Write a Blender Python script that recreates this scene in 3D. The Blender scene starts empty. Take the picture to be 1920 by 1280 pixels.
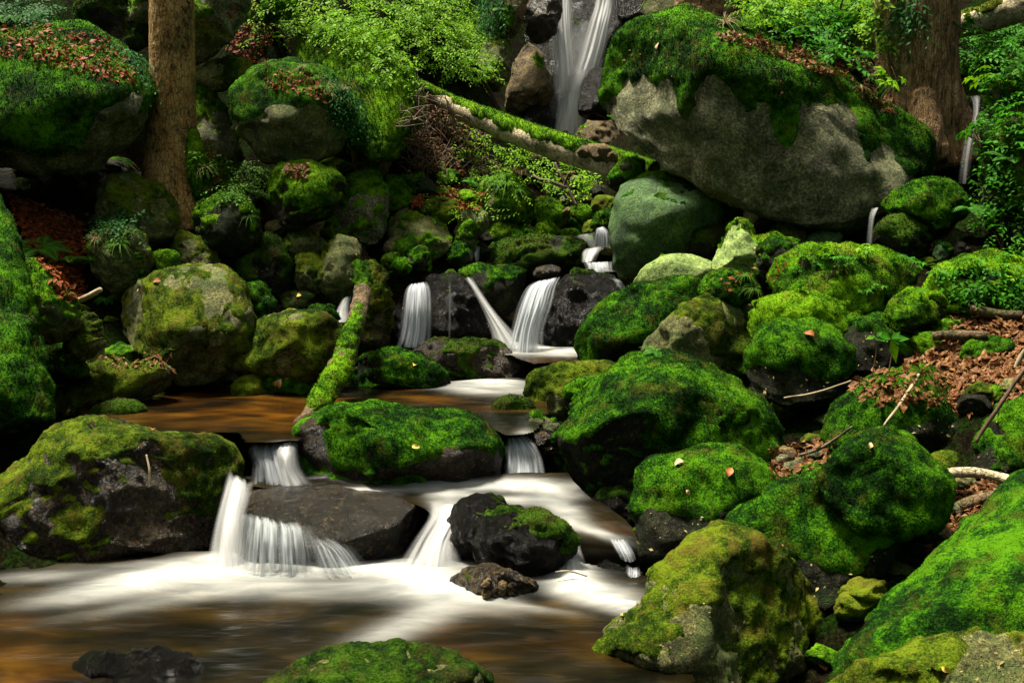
import bpy, bmesh, math, random
import numpy as np
from mathutils import Vector, Matrix

random.seed(7)
RNG = np.random.default_rng(11)
S = bpy.context.scene
COL = S.collection

# ---------------------------------------------------------------- camera, light, exposure
F = 1900.0                       # focal length in pixels of a 1920 px wide picture
CAM = np.array([0.0, 0.0, 2.0])
PITCH = math.atan(240.0 / F)
cam_data = bpy.data.cameras.new("camera")
cam_data.sensor_width = 36.0
cam_data.lens = 36.0 * F / 1920.0
cam_data.clip_end = 200.0
cam = bpy.data.objects.new("camera", cam_data)
cam.location = CAM
cam.rotation_euler = (math.pi / 2 - PITCH, 0, 0)
COL.objects.link(cam)
S.camera = cam

SUN_EL, SUN_AZ = math.radians(73), math.radians(-64)      # azimuth from +Y towards +X
world = bpy.data.worlds.new("World")
S.world = world
world.use_nodes = True
wn = world.node_tree
bg = wn.nodes["Background"]
sky = wn.nodes.new("ShaderNodeTexSky")
sky.sky_type = 'NISHITA'
sky.sun_disc = False
sky.sun_elevation = SUN_EL
sky.sun_rotation = SUN_AZ
sky.dust_density = 3.0
sky.ozone_density = 0.0
sky.air_density = 0.7
tint = wn.nodes.new("ShaderNodeMix"); tint.data_type = 'RGBA'; tint.blend_type = 'MULTIPLY'
tint.inputs[0].default_value = 1.0; tint.inputs[7].default_value = (1.0, 0.93, 0.62, 1)     # light filtered by a leaf canopy
wn.links.new(sky.outputs[0], tint.inputs[6]); wn.links.new(tint.outputs[2], bg.inputs[0])
bg.inputs[1].default_value = 0.105
sd = bpy.data.lights.new("sun", 'SUN')
sd.energy = 5.0
sd.angle = math.radians(12)
sd.color = (1.0, 0.95, 0.82)
so = bpy.data.objects.new("sun", sd)
COL.objects.link(so)
sdir = Vector((math.cos(SUN_EL) * math.sin(SUN_AZ), math.cos(SUN_EL) * math.cos(SUN_AZ), math.sin(SUN_EL)))
so.rotation_euler = sdir.to_track_quat('Z', 'Y').to_euler()
so.location = (0, 0, 20)
S.view_settings.view_transform = 'Standard'
S.view_settings.look = 'None'
S.view_settings.gamma = 1.0
S.view_settings.exposure = 1.3
S.view_settings.use_curve_mapping = False
S.render.engine = 'CYCLES'
S.cycles.max_bounces = 6
S.cycles.diffuse_bounces = 2
S.cycles.glossy_bounces = 2
S.cycles.transparent_max_bounces = 12
S.cycles.caustics_reflective = False
S.cycles.caustics_refractive = False

# ---------------------------------------------------------------- pixel <-> world
cp, sp = math.cos(PITCH), math.sin(PITCH)
FWD = np.array([0, cp, -sp]); UP = np.array([0, sp, cp]); RT = np.array([1.0, 0, 0])
def ray(px, py):
    return FWD + RT * ((px - 960) / F) + UP * ((640 - py) / F)
def at(px, py, y):               # the point seen at (px, py) at distance y along +Y
    d = ray(px, py)
    return CAM + d * (y / d[1])
def on_z(px, py, z):
    d = ray(px, py)
    return CAM + d * ((z - CAM[2]) / d[2])
def project(P):
    q = P - CAM
    dep = q @ FWD
    return 960 + F * (q @ RT) / dep, 640 - F * (q @ UP) / dep

# ---------------------------------------------------------------- noise
_perm = RNG.permutation(256).astype(np.int64)
_perm = np.concatenate([_perm, _perm, _perm])
_g = RNG.normal(size=(256, 3)); _g /= np.linalg.norm(_g, axis=1)[:, None]
def perlin(P):
    P = np.asarray(P, dtype=np.float64)
    i = np.floor(P).astype(np.int64); f = P - i
    u = f * f * f * (f * (f * 6 - 15) + 10)
    i &= 255
    out = np.zeros(len(P))
    for dx in (0, 1):
        wx = u[:, 0] if dx else 1 - u[:, 0]
        a = _perm[(i[:, 0] + dx) & 255]
        for dy in (0, 1):
            wy = u[:, 1] if dy else 1 - u[:, 1]
            b = _perm[(a + i[:, 1] + dy) & 255]
            for dz in (0, 1):
                wz = u[:, 2] if dz else 1 - u[:, 2]
                h = _perm[(b + i[:, 2] + dz) & 255]
                g = _g[h]
                d = g[:, 0] * (f[:, 0] - dx) + g[:, 1] * (f[:, 1] - dy) + g[:, 2] * (f[:, 2] - dz)
                out += wx * wy * wz * d
    return out * 1.6
def fbm(P, o=4, lac=2.03, gain=0.5):
    s = np.zeros(len(P)); a = 1.0; Q = np.array(P, dtype=np.float64)
    for k in range(o):
        s += a * perlin(Q + 17.3 * k); Q = Q * lac; a *= gain
    return s
def ridged(P, o=3):
    s = np.zeros(len(P)); a = 1.0; Q = np.array(P, dtype=np.float64)
    for k in range(o):
        s += a * (1 - 2 * np.abs(perlin(Q + 9.1 * k))); Q = Q * 2.1; a *= 0.5
    return s
def sstep(a, b, x):
    t = np.clip((x - a) / (b - a), 0, 1)
    return t * t * (3 - 2 * t)

# ---------------------------------------------------------------- mesh helpers
def mesh_np(name, V, Fc, mat, smooth=True, uv=None, attrs=None, mats=None, mi=None):
    """V (n,3) ; Fc (m,3) or (m,4) int"""
    me = bpy.data.meshes.new(name)
    V = np.ascontiguousarray(V, dtype=np.float32); Fc = np.ascontiguousarray(Fc, dtype=np.int32)
    k = Fc.shape[1]
    me.vertices.add(len(V)); me.vertices.foreach_set("co", V.ravel())
    me.loops.add(len(Fc) * k); me.loops.foreach_set("vertex_index", Fc.ravel())
    me.polygons.add(len(Fc))
    me.polygons.foreach_set("loop_start", np.arange(0, len(Fc) * k, k, dtype=np.int32))
    if smooth:
        me.polygons.foreach_set("use_smooth", np.ones(len(Fc), dtype=bool))
    if uv is not None:
        l = me.uv_layers.new(name="UVMap")
        l.data.foreach_set("uv", np.ascontiguousarray(uv[Fc.ravel()], dtype=np.float32).ravel())
    for an, av in (attrs or {}).items():
        a = me.attributes.new(an, 'FLOAT', 'POINT')
        a.data.foreach_set("value", np.ascontiguousarray(av, dtype=np.float32))
    for m in (mats or [mat]):
        me.materials.append(m)
    if mi is not None:
        me.polygons.foreach_set("material_index", np.ascontiguousarray(mi, dtype=np.int32))
    me.update()
    me.validate(clean_customdata=False)
    return me
def link(name, data, loc=(0, 0, 0), parent=None, label=None, cat=None, group=None, kind=None):
    o = bpy.data.objects.new(name, data)
    COL.objects.link(o)
    o.location = loc
    if parent: o.parent = parent
    if label: o["label"] = label
    if cat: o["category"] = cat
    if group: o["group"] = group
    if kind: o["kind"] = kind
    return o
def normals(V, Fc):
    a = V[Fc[:, 0]]; n = np.cross(V[Fc[:, 1]] - a, V[Fc[:, 2]] - a)
    N = np.zeros_like(V)
    for c in range(3):
        for j in range(3):
            N[:, j] += np.bincount(Fc[:, c], weights=n[:, j], minlength=len(V))
    L = np.linalg.norm(N, axis=1); L[L < 1e-12] = 1
    return N / L[:, None]
_ico = {}
def ico(l):
    if l not in _ico:
        bm = bmesh.new(); bmesh.ops.create_icosphere(bm, subdivisions=l, radius=1.0)
        _ico[l] = (np.array([v.co[:] for v in bm.verts]), np.array([[v.index for v in f.verts] for f in bm.faces]))
        bm.free()
    return _ico[l]

# ---------------------------------------------------------------- materials
def lin(c):
    return tuple((x / 12.92 if x <= 0.04045 else ((x + 0.055) / 1.055) ** 2.4) for x in c)
class NT:
    def __init__(s, name):
        s.m = bpy.data.materials.new(name); s.m.use_nodes = True
        s.t = s.m.node_tree; s.n = s.t.nodes; s.l = s.t.links
        s.b = s.n["Principled BSDF"]; s.out = s.n["Material Output"]
        s.geo = s.n.new("ShaderNodeNewGeometry"); s.pos = s.geo.outputs["Position"]
    def mapping(s, scale, src=None):
        n = s.n.new("ShaderNodeMapping"); n.inputs["Scale"].default_value = scale
        s.l.new(src or s.pos, n.inputs["Vector"]); return n.outputs[0]
    def noise(s, scale, detail=3, rough=0.55, dist=0, src=None):
        n = s.n.new("ShaderNodeTexNoise"); n.inputs["Scale"].default_value = scale
        n.inputs["Detail"].default_value = detail; n.inputs["Roughness"].default_value = rough
        n.inputs["Distortion"].default_value = dist
        s.l.new(src or s.pos, n.inputs["Vector"]); return n.outputs["Fac"]
    def vor(s, scale, feat='F1', src=None):
        n = s.n.new("ShaderNodeTexVoronoi"); n.feature = feat; n.inputs["Scale"].default_value = scale
        s.l.new(src or s.pos, n.inputs["Vector"]); return n.outputs["Distance"]
    def ramp(s, fac, stops):
        n = s.n.new("ShaderNodeValToRGB"); cr = n.color_ramp
        while len(cr.elements) > 1: cr.elements.remove(cr.elements[-1])
        for i, (p, c) in enumerate(stops):
            e = cr.elements[0] if i == 0 else cr.elements.new(p)
            e.position = p
            if not isinstance(c, tuple): c = (c, c, c)
            e.color = (*c, 1)
        s.l.new(fac, n.inputs[0]); return n.outputs[0]
    def mix(s, fac, a, b, mode='MIX'):
        n = s.n.new("ShaderNodeMix"); n.data_type = 'RGBA'; n.blend_type = mode
        for sock, v in ((n.inputs[0], fac), (n.inputs[6], a), (n.inputs[7], b)):
            if hasattr(v, "links"): s.l.new(v, sock)
            elif isinstance(v, tuple): sock.default_value = (*v, 1)
            else: sock.default_value = v
        return n.outputs[2]
    def math(s, op, a, b=None, clamp=False):
        n = s.n.new("ShaderNodeMath"); n.operation = op; n.use_clamp = clamp
        for sock, v in zip(n.inputs, (a, b)):
            if v is None: continue
            if hasattr(v, "links"): s.l.new(v, sock)
            else: sock.default_value = v
        return n.outputs[0]
    def attr(s, name):
        n = s.n.new("ShaderNodeAttribute"); n.attribute_name = name; return n.outputs["Fac"]
    def bump(s, h, dist=0.01, strength=1.0, prev=None):
        n = s.n.new("ShaderNodeBump"); n.inputs["Distance"].default_value = dist
        n.inputs["Strength"].default_value = strength
        s.l.new(h, n.inputs["Height"])
        if prev: s.l.new(prev, n.inputs["Normal"])
        s.l.new(n.outputs[0], s.b.inputs["Normal"]); return n.outputs[0]
    def set(s, col=None, rough=None, spec=None, **k):
        for nm, v in (("Base Color", col), ("Roughness", rough), ("Specular IOR Level", spec)):
            if v is None: continue
            if hasattr(v, "links"): s.l.new(v, s.b.inputs[nm])
            elif isinstance(v, tuple): s.b.inputs[nm].default_value = (*v, 1)
            else: s.b.inputs[nm].default_value = v
        for nm, v in k.items():
            s.b.inputs[nm].default_value = v
        return s.m

def moss_mat(name, dark, mid, lite, brown, brown_amt=0.3):
    t = NT(name)
    big = t.noise(2.2, 3, 0.6); mdm = t.noise(16, 4, 0.6); fine = t.noise(95, 3, 0.7)
    s1 = t.math('ADD', t.math('MULTIPLY', mdm, 0.5), t.math('MULTIPLY', fine, 0.5))
    s1 = t.math('ADD', s1, t.math('MULTIPLY', t.math('SUBTRACT', big, 0.5), 0.6))
    c = t.ramp(s1, [(0.4, dark), (0.5, mid), (0.6, lite)])
    bn = t.ramp(t.noise(5.5, 5, 0.7, 0.6), [(0.56 - brown_amt * 0.12, 0.0), (0.68, 1.0)])
    bf = t.math('MULTIPLY', bn, min(1.0, brown_amt * 2))
    c = t.mix(bf, c, t.mix(fine, brown, tuple(x * 1.6 for x in brown)))
    t.bump(t.math('ADD', t.math('MULTIPLY', t.noise(60, 4, 0.75), 1.0), t.math('MULTIPLY', mdm, 0.6)), 0.022, 0.9)
    return t.set(c, 0.9, 0.06)
M = {}
M['m_deep'] = moss_mat('moss_deep', (0.002, 0.012, 0.0005), (0.013, 0.062, 0.001), (0.062, 0.178, 0.002), (0.05, 0.055, 0.004), 0.34)
M['m_bright'] = moss_mat('moss_bright', (0.008, 0.032, 0.0005), (0.045, 0.13, 0.001), (0.13, 0.27, 0.004), (0.12, 0.09, 0.012), 0.25)
M['m_olive'] = moss_mat('moss_olive', (0.008, 0.02, 0.001), (0.04, 0.07, 0.002), (0.11, 0.15, 0.006), (0.085, 0.062, 0.01), 0.4)
M['m_dark'] = moss_mat('moss_dark', (0.003, 0.01, 0.001), (0.014, 0.04, 0.001), (0.04, 0.085, 0.004), (0.03, 0.025, 0.006), 0.5)

def rock_mat(name, cols, green=(0.04, 0.08, 0.01), green_amt=0.3, rough=0.75, spec=0.3, fleck=None, bump=0.02, wet=False):
    t = NT(name)
    a = t.noise(4, 6, 0.65, 0.3); b = t.noise(38, 5, 0.8); 
    s1 = t.math('ADD', t.math('MULTIPLY', a, 0.4), t.math('MULTIPLY', b, 0.6))
    c = t.ramp(s1, [(0.4, cols[0]), (0.5, cols[1]), (0.6, cols[2])])
    gm = t.ramp(t.noise(3.0, 6, 0.75, 0.8), [(0.62 - green_amt * 0.3, 0.0), (0.74 - green_amt * 0.22, 1.0)])
    c = t.mix(t.math('MULTIPLY', gm, 0.85), c, green)
    st = t.mapping((9, 9, 1.6))
    sm = t.ramp(t.noise(1.0, 4, 0.6, 0.4, src=st), [(0.55, 0.0), (0.72, 0.7)])
    c = t.mix(sm, c, tuple(x * 0.35 for x in cols[0]))
    pit = t.ramp(t.noise(120, 2, 0.6), [(0.36, 0.25), (0.5, 1.0)])
    c = t.mix(1.0, c, pit, 'MULTIPLY')
    if fleck:
        fm = t.ramp(t.noise(30, 4, 0.8), [(0.57, 0.0), (0.64, 1.0)])
        c = t.mix(t.math('MULTIPLY', fm, 0.8), c, fleck)
    wp = t.n.new("ShaderNodeVectorMath"); wp.operation = 'ADD'
    nt_ = t.n.new("ShaderNodeTexNoise"); nt_.inputs["Scale"].default_value = 2.5; nt_.inputs["Detail"].default_value = 5
    t.l.new(t.pos, nt_.inputs["Vector"]); t.l.new(t.pos, wp.inputs[0]); t.l.new(nt_.outputs["Color"], wp.inputs[1])
    ck = t.ramp(t.vor(1.7, 'DISTANCE_TO_EDGE', wp.outputs[0]), [(0.0, 0.0), (0.014, 1.0)])
    c = t.mix(1.0, c, t.ramp(ck, [(0.0, 0.65), (1.0, 1.0)]), 'MULTIPLY')
    h = t.math('ADD', t.noise(22, 8, 0.78), t.math('MULTIPLY', t.noise(90, 4, 0.7), 0.5))
    h = t.math('ADD', h, t.math('MULTIPLY', ck, 0.25))
    t.bump(h, bump, 1.0)
    r = rough
    if wet:
        r = t.ramp(t.noise(12, 4, 0.7), [(0.35, 0.1), (0.65, 0.3)])
    return t.set(c, r, spec)
M['r_pale'] = rock_mat('rock_pale_granite', [(0.022, 0.024, 0.009), (0.17, 0.17, 0.075), (0.52, 0.5, 0.28)], (0.07, 0.11, 0.02), 0.5, bump=0.05, fleck=(0.16, 0.1, 0.03))
M['r_olive'] = rock_mat('rock_olive_granite', [(0.03, 0.03, 0.008), (0.13, 0.13, 0.03), (0.32, 0.3, 0.1)], (0.055, 0.1, 0.01), 0.55, bump=0.03)
M['r_green'] = rock_mat('rock_algae_green', [(0.012, 0.03, 0.008), (0.05, 0.11, 0.026), (0.12, 0.22, 0.05)], (0.03, 0.1, 0.015), 0.4)
M['r_lime'] = rock_mat('rock_lichen_lime', [(0.11, 0.16, 0.03), (0.22, 0.32, 0.07), (0.4, 0.5, 0.15)], (0.06, 0.14, 0.01), 0.3)
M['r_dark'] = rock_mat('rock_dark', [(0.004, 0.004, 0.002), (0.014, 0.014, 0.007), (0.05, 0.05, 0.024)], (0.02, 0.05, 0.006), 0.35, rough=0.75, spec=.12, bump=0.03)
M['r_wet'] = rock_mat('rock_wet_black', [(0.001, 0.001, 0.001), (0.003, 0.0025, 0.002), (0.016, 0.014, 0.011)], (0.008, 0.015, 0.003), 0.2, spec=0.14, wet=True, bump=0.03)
M['r_wetbrown'] = rock_mat('rock_wet_brown', [(0.004, 0.003, 0.0015), (0.02, 0.014, 0.007), (0.085, 0.058, 0.028)], (0.02, 0.02, 0.005), 0.25, spec=0.3, wet=True, fleck=(0.14, 0.085, 0.025), bump=0.025)
M['r_slab'] = rock_mat('rock_wet_slab', [(0.002, 0.002, 0.0015), (0.008, 0.007, 0.005), (0.035, 0.03, 0.022)], (0.015, 0.015, 0.004), 0.2, spec=0.3, wet=True, fleck=(0.12, 0.07, 0.018), bump=0.02)
M['r_brown'] = rock_mat('rock_ochre_brown', [(0.03, 0.018, 0.008), (0.13, 0.085, 0.03), (0.3, 0.2, 0.07)], (0.05, 0.06, 0.01), 0.3, bump=0.03)

def simple(name, cols, scale=20, rough=0.7, bump=0.0, spec=0.3, sc3=None):
    t = NT(name)
    src = t.mapping(sc3) if sc3 else None
    f = t.noise(scale, 4, 0.6, src=src)
    c = t.ramp(f, [(0.3, cols[0]), (0.5, cols[1]), (0.7, cols[2])])
    if bump: t.bump(f, bump, 1.0)
    return t.set(c, rough, spec)
def leaf_mat(name, cols, scale=9, rough=0.45, tr=0.35):
    t = NT(name)
    c = t.ramp(t.noise(scale, 3, 0.7), [(0.3, cols[0]), (0.5, cols[1]), (0.7, cols[2])])
    t.set(c, max(rough, .6), 0.12)
    tn = t.n.new("ShaderNodeBsdfTranslucent"); t.l.new(c, tn.inputs[0])
    mx = t.n.new("ShaderNodeMixShader"); mx.inputs[0].default_value = tr
    t.l.new(t.b.outputs[0], mx.inputs[1]); t.l.new(tn.outputs[0], mx.inputs[2]); t.l.new(mx.outputs[0], t.out.inputs[0])
    return t.m
M['leaf'] = leaf_mat('leaf_green', [(0.01, 0.07, 0.001), (0.03, 0.16, 0.002), (0.07, 0.27, 0.006)])
M['leaf_bright'] = leaf_mat('leaf_yellow_green', [(0.05, 0.15, 0.001), (0.13, 0.3, 0.002), (0.26, 0.45, 0.008)])
M['leaf_blue'] = leaf_mat('leaf_cool_green', [(0.008, 0.05, 0.006), (0.02, 0.1, 0.015), (0.06, 0.2, 0.04)])
M['fern'] = leaf_mat('fern_green', [(0.02, 0.1, 0.006), (0.05, 0.2, 0.012), (0.1, 0.3, 0.02)], 6)
M['grass'] = leaf_mat('grass_green', [(0.03, 0.11, 0.005), (0.08, 0.22, 0.012), (0.2, 0.34, 0.06)], 6)
M['straw'] = leaf_mat('grass_straw', [(0.12, 0.09, 0.03), (0.25, 0.2, 0.08), (0.4, 0.34, 0.16)], 6, 0.7, 0.2)
M['litter'] = leaf_mat('leaf_litter', [(0.03, 0.01, 0.003), (0.12, 0.045, 0.012), (0.34, 0.18, 0.07)], 38, 0.6, 0.1)
M['litter_red'] = leaf_mat('leaf_litter_red', [(0.04, 0.008, 0.002), (0.17, 0.035, 0.005), (0.3, 0.09, 0.018)], 38, 0.6, 0.1)
M['twig'] = simple('twig_bark', [(0.03, 0.018, 0.01), (0.09, 0.055, 0.03), (0.2, 0.14, 0.09)], 12)
M['twig_pale'] = simple('twig_pale', [(0.15, 0.11, 0.06), (0.28, 0.22, 0.13), (0.4, 0.33, 0.22)], 12)

t = NT('soil')
f = t.noise(3.0, 6, 0.7); g = t.noise(40, 5, 0.8)
c = t.ramp(g, [(0.38, (0.0015, 0.001, 0.0005)), (0.52, (0.008, 0.005, 0.0025)), (0.64, (0.035, 0.02, 0.009))])
c = t.mix(t.ramp(f, [(0.45, 0.0), (0.6, 1.0)]), c, t.ramp(g, [(0.4, (0.001, 0.005, 0.0003)), (0.62, (0.016, 0.045, 0.002))]))
t.bump(g, 0.06, 1.0); M['soil'] = t.set(c, 0.95, 0.03)

def bark_mat(name, cols, sc=(14, 14, 2.2), moss_amt=0.0, bump=0.03, scaly=60):
    t = NT(name)
    src = t.mapping(sc); f = t.noise(1.0, 8, 0.72, 0.5, src=src); g = t.noise(scaly, 4, 0.75)
    s = t.math('ADD', t.math('MULTIPLY', f, 0.6), t.math('MULTIPLY', g, 0.4))
    c = t.ramp(s, [(0.34, cols[0]), (0.5, cols[1]), (0.66, cols[2])])
    if moss_amt:
        mm = t.ramp(t.noise(2.4, 5, 0.7, 0.5), [(0.62 - moss_amt * .3, 0.0), (0.75 - moss_amt * .3, 0.8)])
        c = t.mix(mm, c, (0.07, 0.09, 0.02))
    cr = t.ramp(t.noise(1.5, 6, 0.75, 0.6, src=src), [(0.38, 0.2), (0.48, 1.0)])
    c = t.mix(1.0, c, cr, 'MULTIPLY')
    fl = t.vor(1.0, 'DISTANCE_TO_EDGE', t.mapping((sc[0] * 3.2, sc[1] * 3.2, sc[2] * 3.2)))
    fk = t.ramp(fl, [(0.0, 0.3), (0.09, 1.0)])
    c = t.mix(0.8, c, fk, 'MULTIPLY')
    t.l.new(c, t.b.inputs['Base Color'])
    t.bump(t.math('ADD', t.math('ADD', f, t.math('MULTIPLY', g, 0.5)), t.math('MULTIPLY', fk, 0.35)), bump, 1.0)
    return t.set(c, 0.8, 0.2)
M['bark_spruce'] = bark_mat('bark_spruce', [(0.11, 0.055, 0.016), (0.42, 0.23, 0.07), (0.6, 0.44, 0.15)], (9, 9, 4), 0.45, scaly=75)
M['bark_big'] = bark_mat('bark_furrowed', [(0.08, 0.036, 0.015), (0.4, 0.23, 0.1), (0.62, 0.44, 0.24)], (16, 16, 2.0), 0.2, 0.05)
M['bark_log'] = bark_mat('bark_smooth_log', [(0.2, 0.16, 0.09), (0.52, 0.43, 0.26), (0.65, 0.56, 0.38)], (6, 6, 6), 0.3, 0.012)
M['bark_dark'] = bark_mat('bark_dark', [(0.03, 0.018, 0.009), (0.13, 0.08, 0.04), (0.28, 0.19, 0.11)], (10, 10, 10), 0.4, 0.02)

# water
t = NT('stream_water')
fo = t.attr('foam'); am = t.attr('amber')
st = t.mapping((1.3, 2.6, 1.0))
nz = t.noise(1.2, 3, 0.45, 0.8, src=st)
base = t.ramp(nz, [(0.36, (0.002, 0.002, 0.0005)), (0.54, (0.013, 0.009, 0.002)), (0.72, (0.045, 0.026, 0.004))])
base = t.mix(am, base, t.ramp(nz, [(0.36, (0.01, 0.005, 0.0005)), (0.54, (0.075, 0.026, 0.001)), (0.74, (0.17, 0.065, 0.003))]))
bed = t.n.new('ShaderNodeTexVoronoi'); bed.feature = 'SMOOTH_F1'; bed.inputs['Scale'].default_value = 3.2; bed.inputs['Smoothness'].default_value = .6; t.l.new(t.pos, bed.inputs['Vector'])
base = t.mix(0.75, base, t.ramp(bed.outputs['Distance'], [(0.15, 1.0), (0.55, 0.35)]), 'MULTIPLY')
fc = t.ramp(t.noise(1.0, 4, 0.6, 0.5, src=t.mapping((2.2, 6, 1))), [(0.35, (0.24, 0.25, 0.24)), (0.65, (0.5, 0.49, 0.45))])
c = t.mix(fo, base, fc)
r = t.mix(fo, (0.24, 0.24, 0.24), (0.7, 0.7, 0.7))
t.bump(t.noise(1.2, 3, 0.5, 0.5, src=t.mapping((2.5, 8, 1))), 0.02, 0.5)
M['water'] = t.set(c, r, 0.5, IOR=1.33)

def fall_mat(name, col, lo, hi, su, dens=1.0, tint=None):
    t = NT(name)
    uv = t.n.new("ShaderNodeUVMap"); uv.uv_map = "UVMap"
    sx = t.n.new("ShaderNodeSeparateXYZ"); t.l.new(uv.outputs[0], sx.inputs[0])
    u, v = sx.outputs[0], sx.outputs[1]
    st = t.noise(1.0, 3, 0.5, 0.15, src=t.mapping((su, 0.7, 1), uv.outputs[0]))
    s = t.ramp(st, [(0.36, lo), (0.62, hi)])
    e = t.math('MULTIPLY', t.math('MULTIPLY', u, t.math('SUBTRACT', 1.0, u)), 4.0)
    e = t.math('MULTIPLY', e, t.math('ADD', e, t.math('MULTIPLY', t.math('SUBTRACT', st, 0.5), 1.2)), clamp=True)
    e = t.ramp(e, [(0.0, 0.0), (0.25, 0.4), (0.85, 1.0)])
    ed = t.attr('dens')
    a = t.math('MINIMUM', t.math('MULTIPLY', t.math('MULTIPLY', s, e), t.math('MULTIPLY', ed, dens), clamp=True), 0.86)
    vv = t.attr('down')
    so_ = t.math('MULTIPLY', t.math('SUBTRACT', st, 0.48), 4.0)
    a = t.math('MULTIPLY', a, t.math('ADD', t.math('MULTIPLY', vv, 9.0), so_, clamp=True))
    a = t.math('MULTIPLY', a, t.math('ADD', t.math('MULTIPLY', t.math('SUBTRACT', 1.0, vv), 7.0), t.math('ADD', so_, 0.25), clamp=True))
    df = t.n.new("ShaderNodeBsdfDiffuse"); tl = t.n.new("ShaderNodeBsdfTranslucent"); tp = t.n.new("ShaderNodeBsdfTransparent")
    cc = t.ramp(st, [(0.3, tuple(x * 0.6 for x in col)), (0.6, col)])
    t.l.new(cc, df.inputs[0]); t.l.new(cc, tl.inputs[0])
    m1 = t.n.new("ShaderNodeMixShader"); m1.inputs[0].default_value = 0.35
    t.l.new(df.outputs[0], m1.inputs[1]); t.l.new(tl.outputs[0], m1.inputs[2])
    m2 = t.n.new("ShaderNodeMixShader"); t.l.new(a, m2.inputs[0]); t.l.new(tp.outputs[0], m2.inputs[1]); t.l.new(m1.outputs[0], m2.inputs[2])
    t.l.new(m2.outputs[0], t.out.inputs[0])
    return t.m
M['fall'] = fall_mat('falling_water', (0.72, 0.75, 0.8), 0.45, 1.0, 9)
M['fall_soft'] = fall_mat('falling_water_soft', (0.76, 0.76, 0.76), 0.55, 0.9, 3)
M['fall_comb'] = fall_mat('falling_water_strands', (0.58, 0.62, 0.64), 0.15, 0.9, 18)

# ---------------------------------------------------------------- terrain
ctrl = []
def cg(px, py, D, dz=0.0):
    p = at(px, py, D); ctrl.append((p[0], p[1], p[2] + dz))
for x, y, z in [(0, 0, -.4), (-1.5, 3, -.45), (0.8, 3, -.45), (-2.2, 5, -.4), (0, 5, -.4), (1.2, 5, -.35), (-1.4, 5.8, -.3), (0.2, 5.9, -.2), (0.9, 6.0, -.1),
                (-1.6, 6.6, .1), (-.3, 6.8, .15), (-2.3, 7.6, .2), (-1, 8, .2), (0.2, 8, .25), (0, 8.7, .35), (.4, 9.1, .45), (-.7, 9.2, .4), (-1.6, 9.0, .5),
                (-.5, 10.2, .9), (.6, 10.2, .9), (1.0, 11, 1.2), (0.2, 11.2, 1.45), (-3.4, 7.0, .3),
                (3.4, 0, .8), (-3.4, 0, .8), (4.5, 3, 1.6), (-4.5, 3, 1.6), (0, -3, .2), (-6, -6, 3.5), (6, -6, 3.5), (0, -9, 3.5), (0, -25, 9),
                (-6.5, 6, 3.2), (-6.5, 10, 4.6), (7, 6, 3.0), (7.5, 10, 4.2), (8, 14, 5.5), (-9, 14, 7), (-14, 0, 7), (14, 0, 7), (-16, 14, 10), (16, 14, 9),
                (-25, -10, 15), (25, -10, 15), (0, 25, 14), (-12, 25, 16), (14, 25, 15)]:
    ctrl.append((x, y, z))
for a in [(60, 345, 11.4, -.3), (220, 320, 11.2, -.2), (100, 690, 8.2), (330, 700, 8.6), (40, 560, 8.6), (90, 430, 9.6), (140, 470, 9.4), (20, 380, 10.6), (330, 420, 10.4), (450, 500, 10.3), (560, 520, 10.4),
          (700, 520, 10.6), (700, 400, 11.2), (780, 372, 10.6), (860, 380, 11.0), (960, 420, 11.4), (1080, 400, 11.9), (1000, 360, 12.2), (850, 320, 11.4),
          (760, 300, 11.4), (700, 200, 12.0), (800, 180, 12.3), (900, 150, 13.0), (600, 60, 12.4), (720, 40, 12.8), (840, 10, 13.6), (500, 40, 12.2),
          (470, 150, 11.8), (100, 30, 12), (300, 40, 12.4), (-60, 200, 11.6), (1000, 280, 14.0, -.3), (1080, 290, 14.9, -.4), (940, 250, 13.8), (1090, 200, 16.5),
          (1640, 720, 7.1), (1600, 690, 7.4), (1740, 700, 6.9), (1850, 600, 7.4), (1790, 640, 7.1), (1880, 660, 6.9), (1850, 730, 6.3), (1900, 720, 6.4), (1800, 980, 5.4),
          (1780, 900, 5.9), (1480, 870, 6.3), (1700, 550, 8.4), (1560, 580, 8.3), (1400, 600, 8.1), (1250, 780, 7.6), (1500, 780, 7.2), (1350, 1000, 5.9), (1560, 1150, 4.9),
          (1700, 1250, 4.3), (1350, 480, 9.3), (1600, 450, 9.4), (1780, 480, 8.6), (1900, 450, 8.6), (1400, 420, 10.6), (1700, 420, 10.2), (1820, 350, 9.9),
          (1450, 90, 11.0), (1560, 120, 10.8), (1640, 200, 10.2), (1300, 40, 11.4), (1580, 40, 12.5), (1720, 80, 12.2), (1850, 150, 11.5), (1900, 60, 13.0), (1820, 20, 14)]:
    cg(*a)
ctrl = np.array(ctrl)
_d = np.linalg.norm(ctrl[:, None, :2] - ctrl[None, :, :2], axis=2)
_w = np.linalg.solve(np.block([[-_d - np.eye(len(ctrl)) * 1e-3, np.ones((len(ctrl), 1))], [np.ones((1, len(ctrl))), np.zeros((1, 1))]]),
                     np.append(ctrl[:, 2], 0))
def ground(X, Y):
    X = np.atleast_1d(X).astype(float); Y = np.atleast_1d(Y).astype(float)
    z = np.full(len(X), _w[-1])
    for i in range(len(ctrl)):
        z -= _w[i] * np.hypot(X - ctrl[i, 0], Y - ctrl[i, 1])
    return z
def grid_faces(nx, ny):
    i = np.arange(nx * ny).reshape(ny, nx)
    return np.stack([i[:-1, :-1], i[:-1, 1:], i[1:, 1:], i[1:, :-1]], -1).reshape(-1, 4)
def axis(c, half, far, n, m):
    a = np.linspace(-half, half, n); t = np.linspace(0, 1, m)[1:] ** 2 * (far - half)
    return np.concatenate([c - half - t[::-1], c + a, c + half + t])
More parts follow.
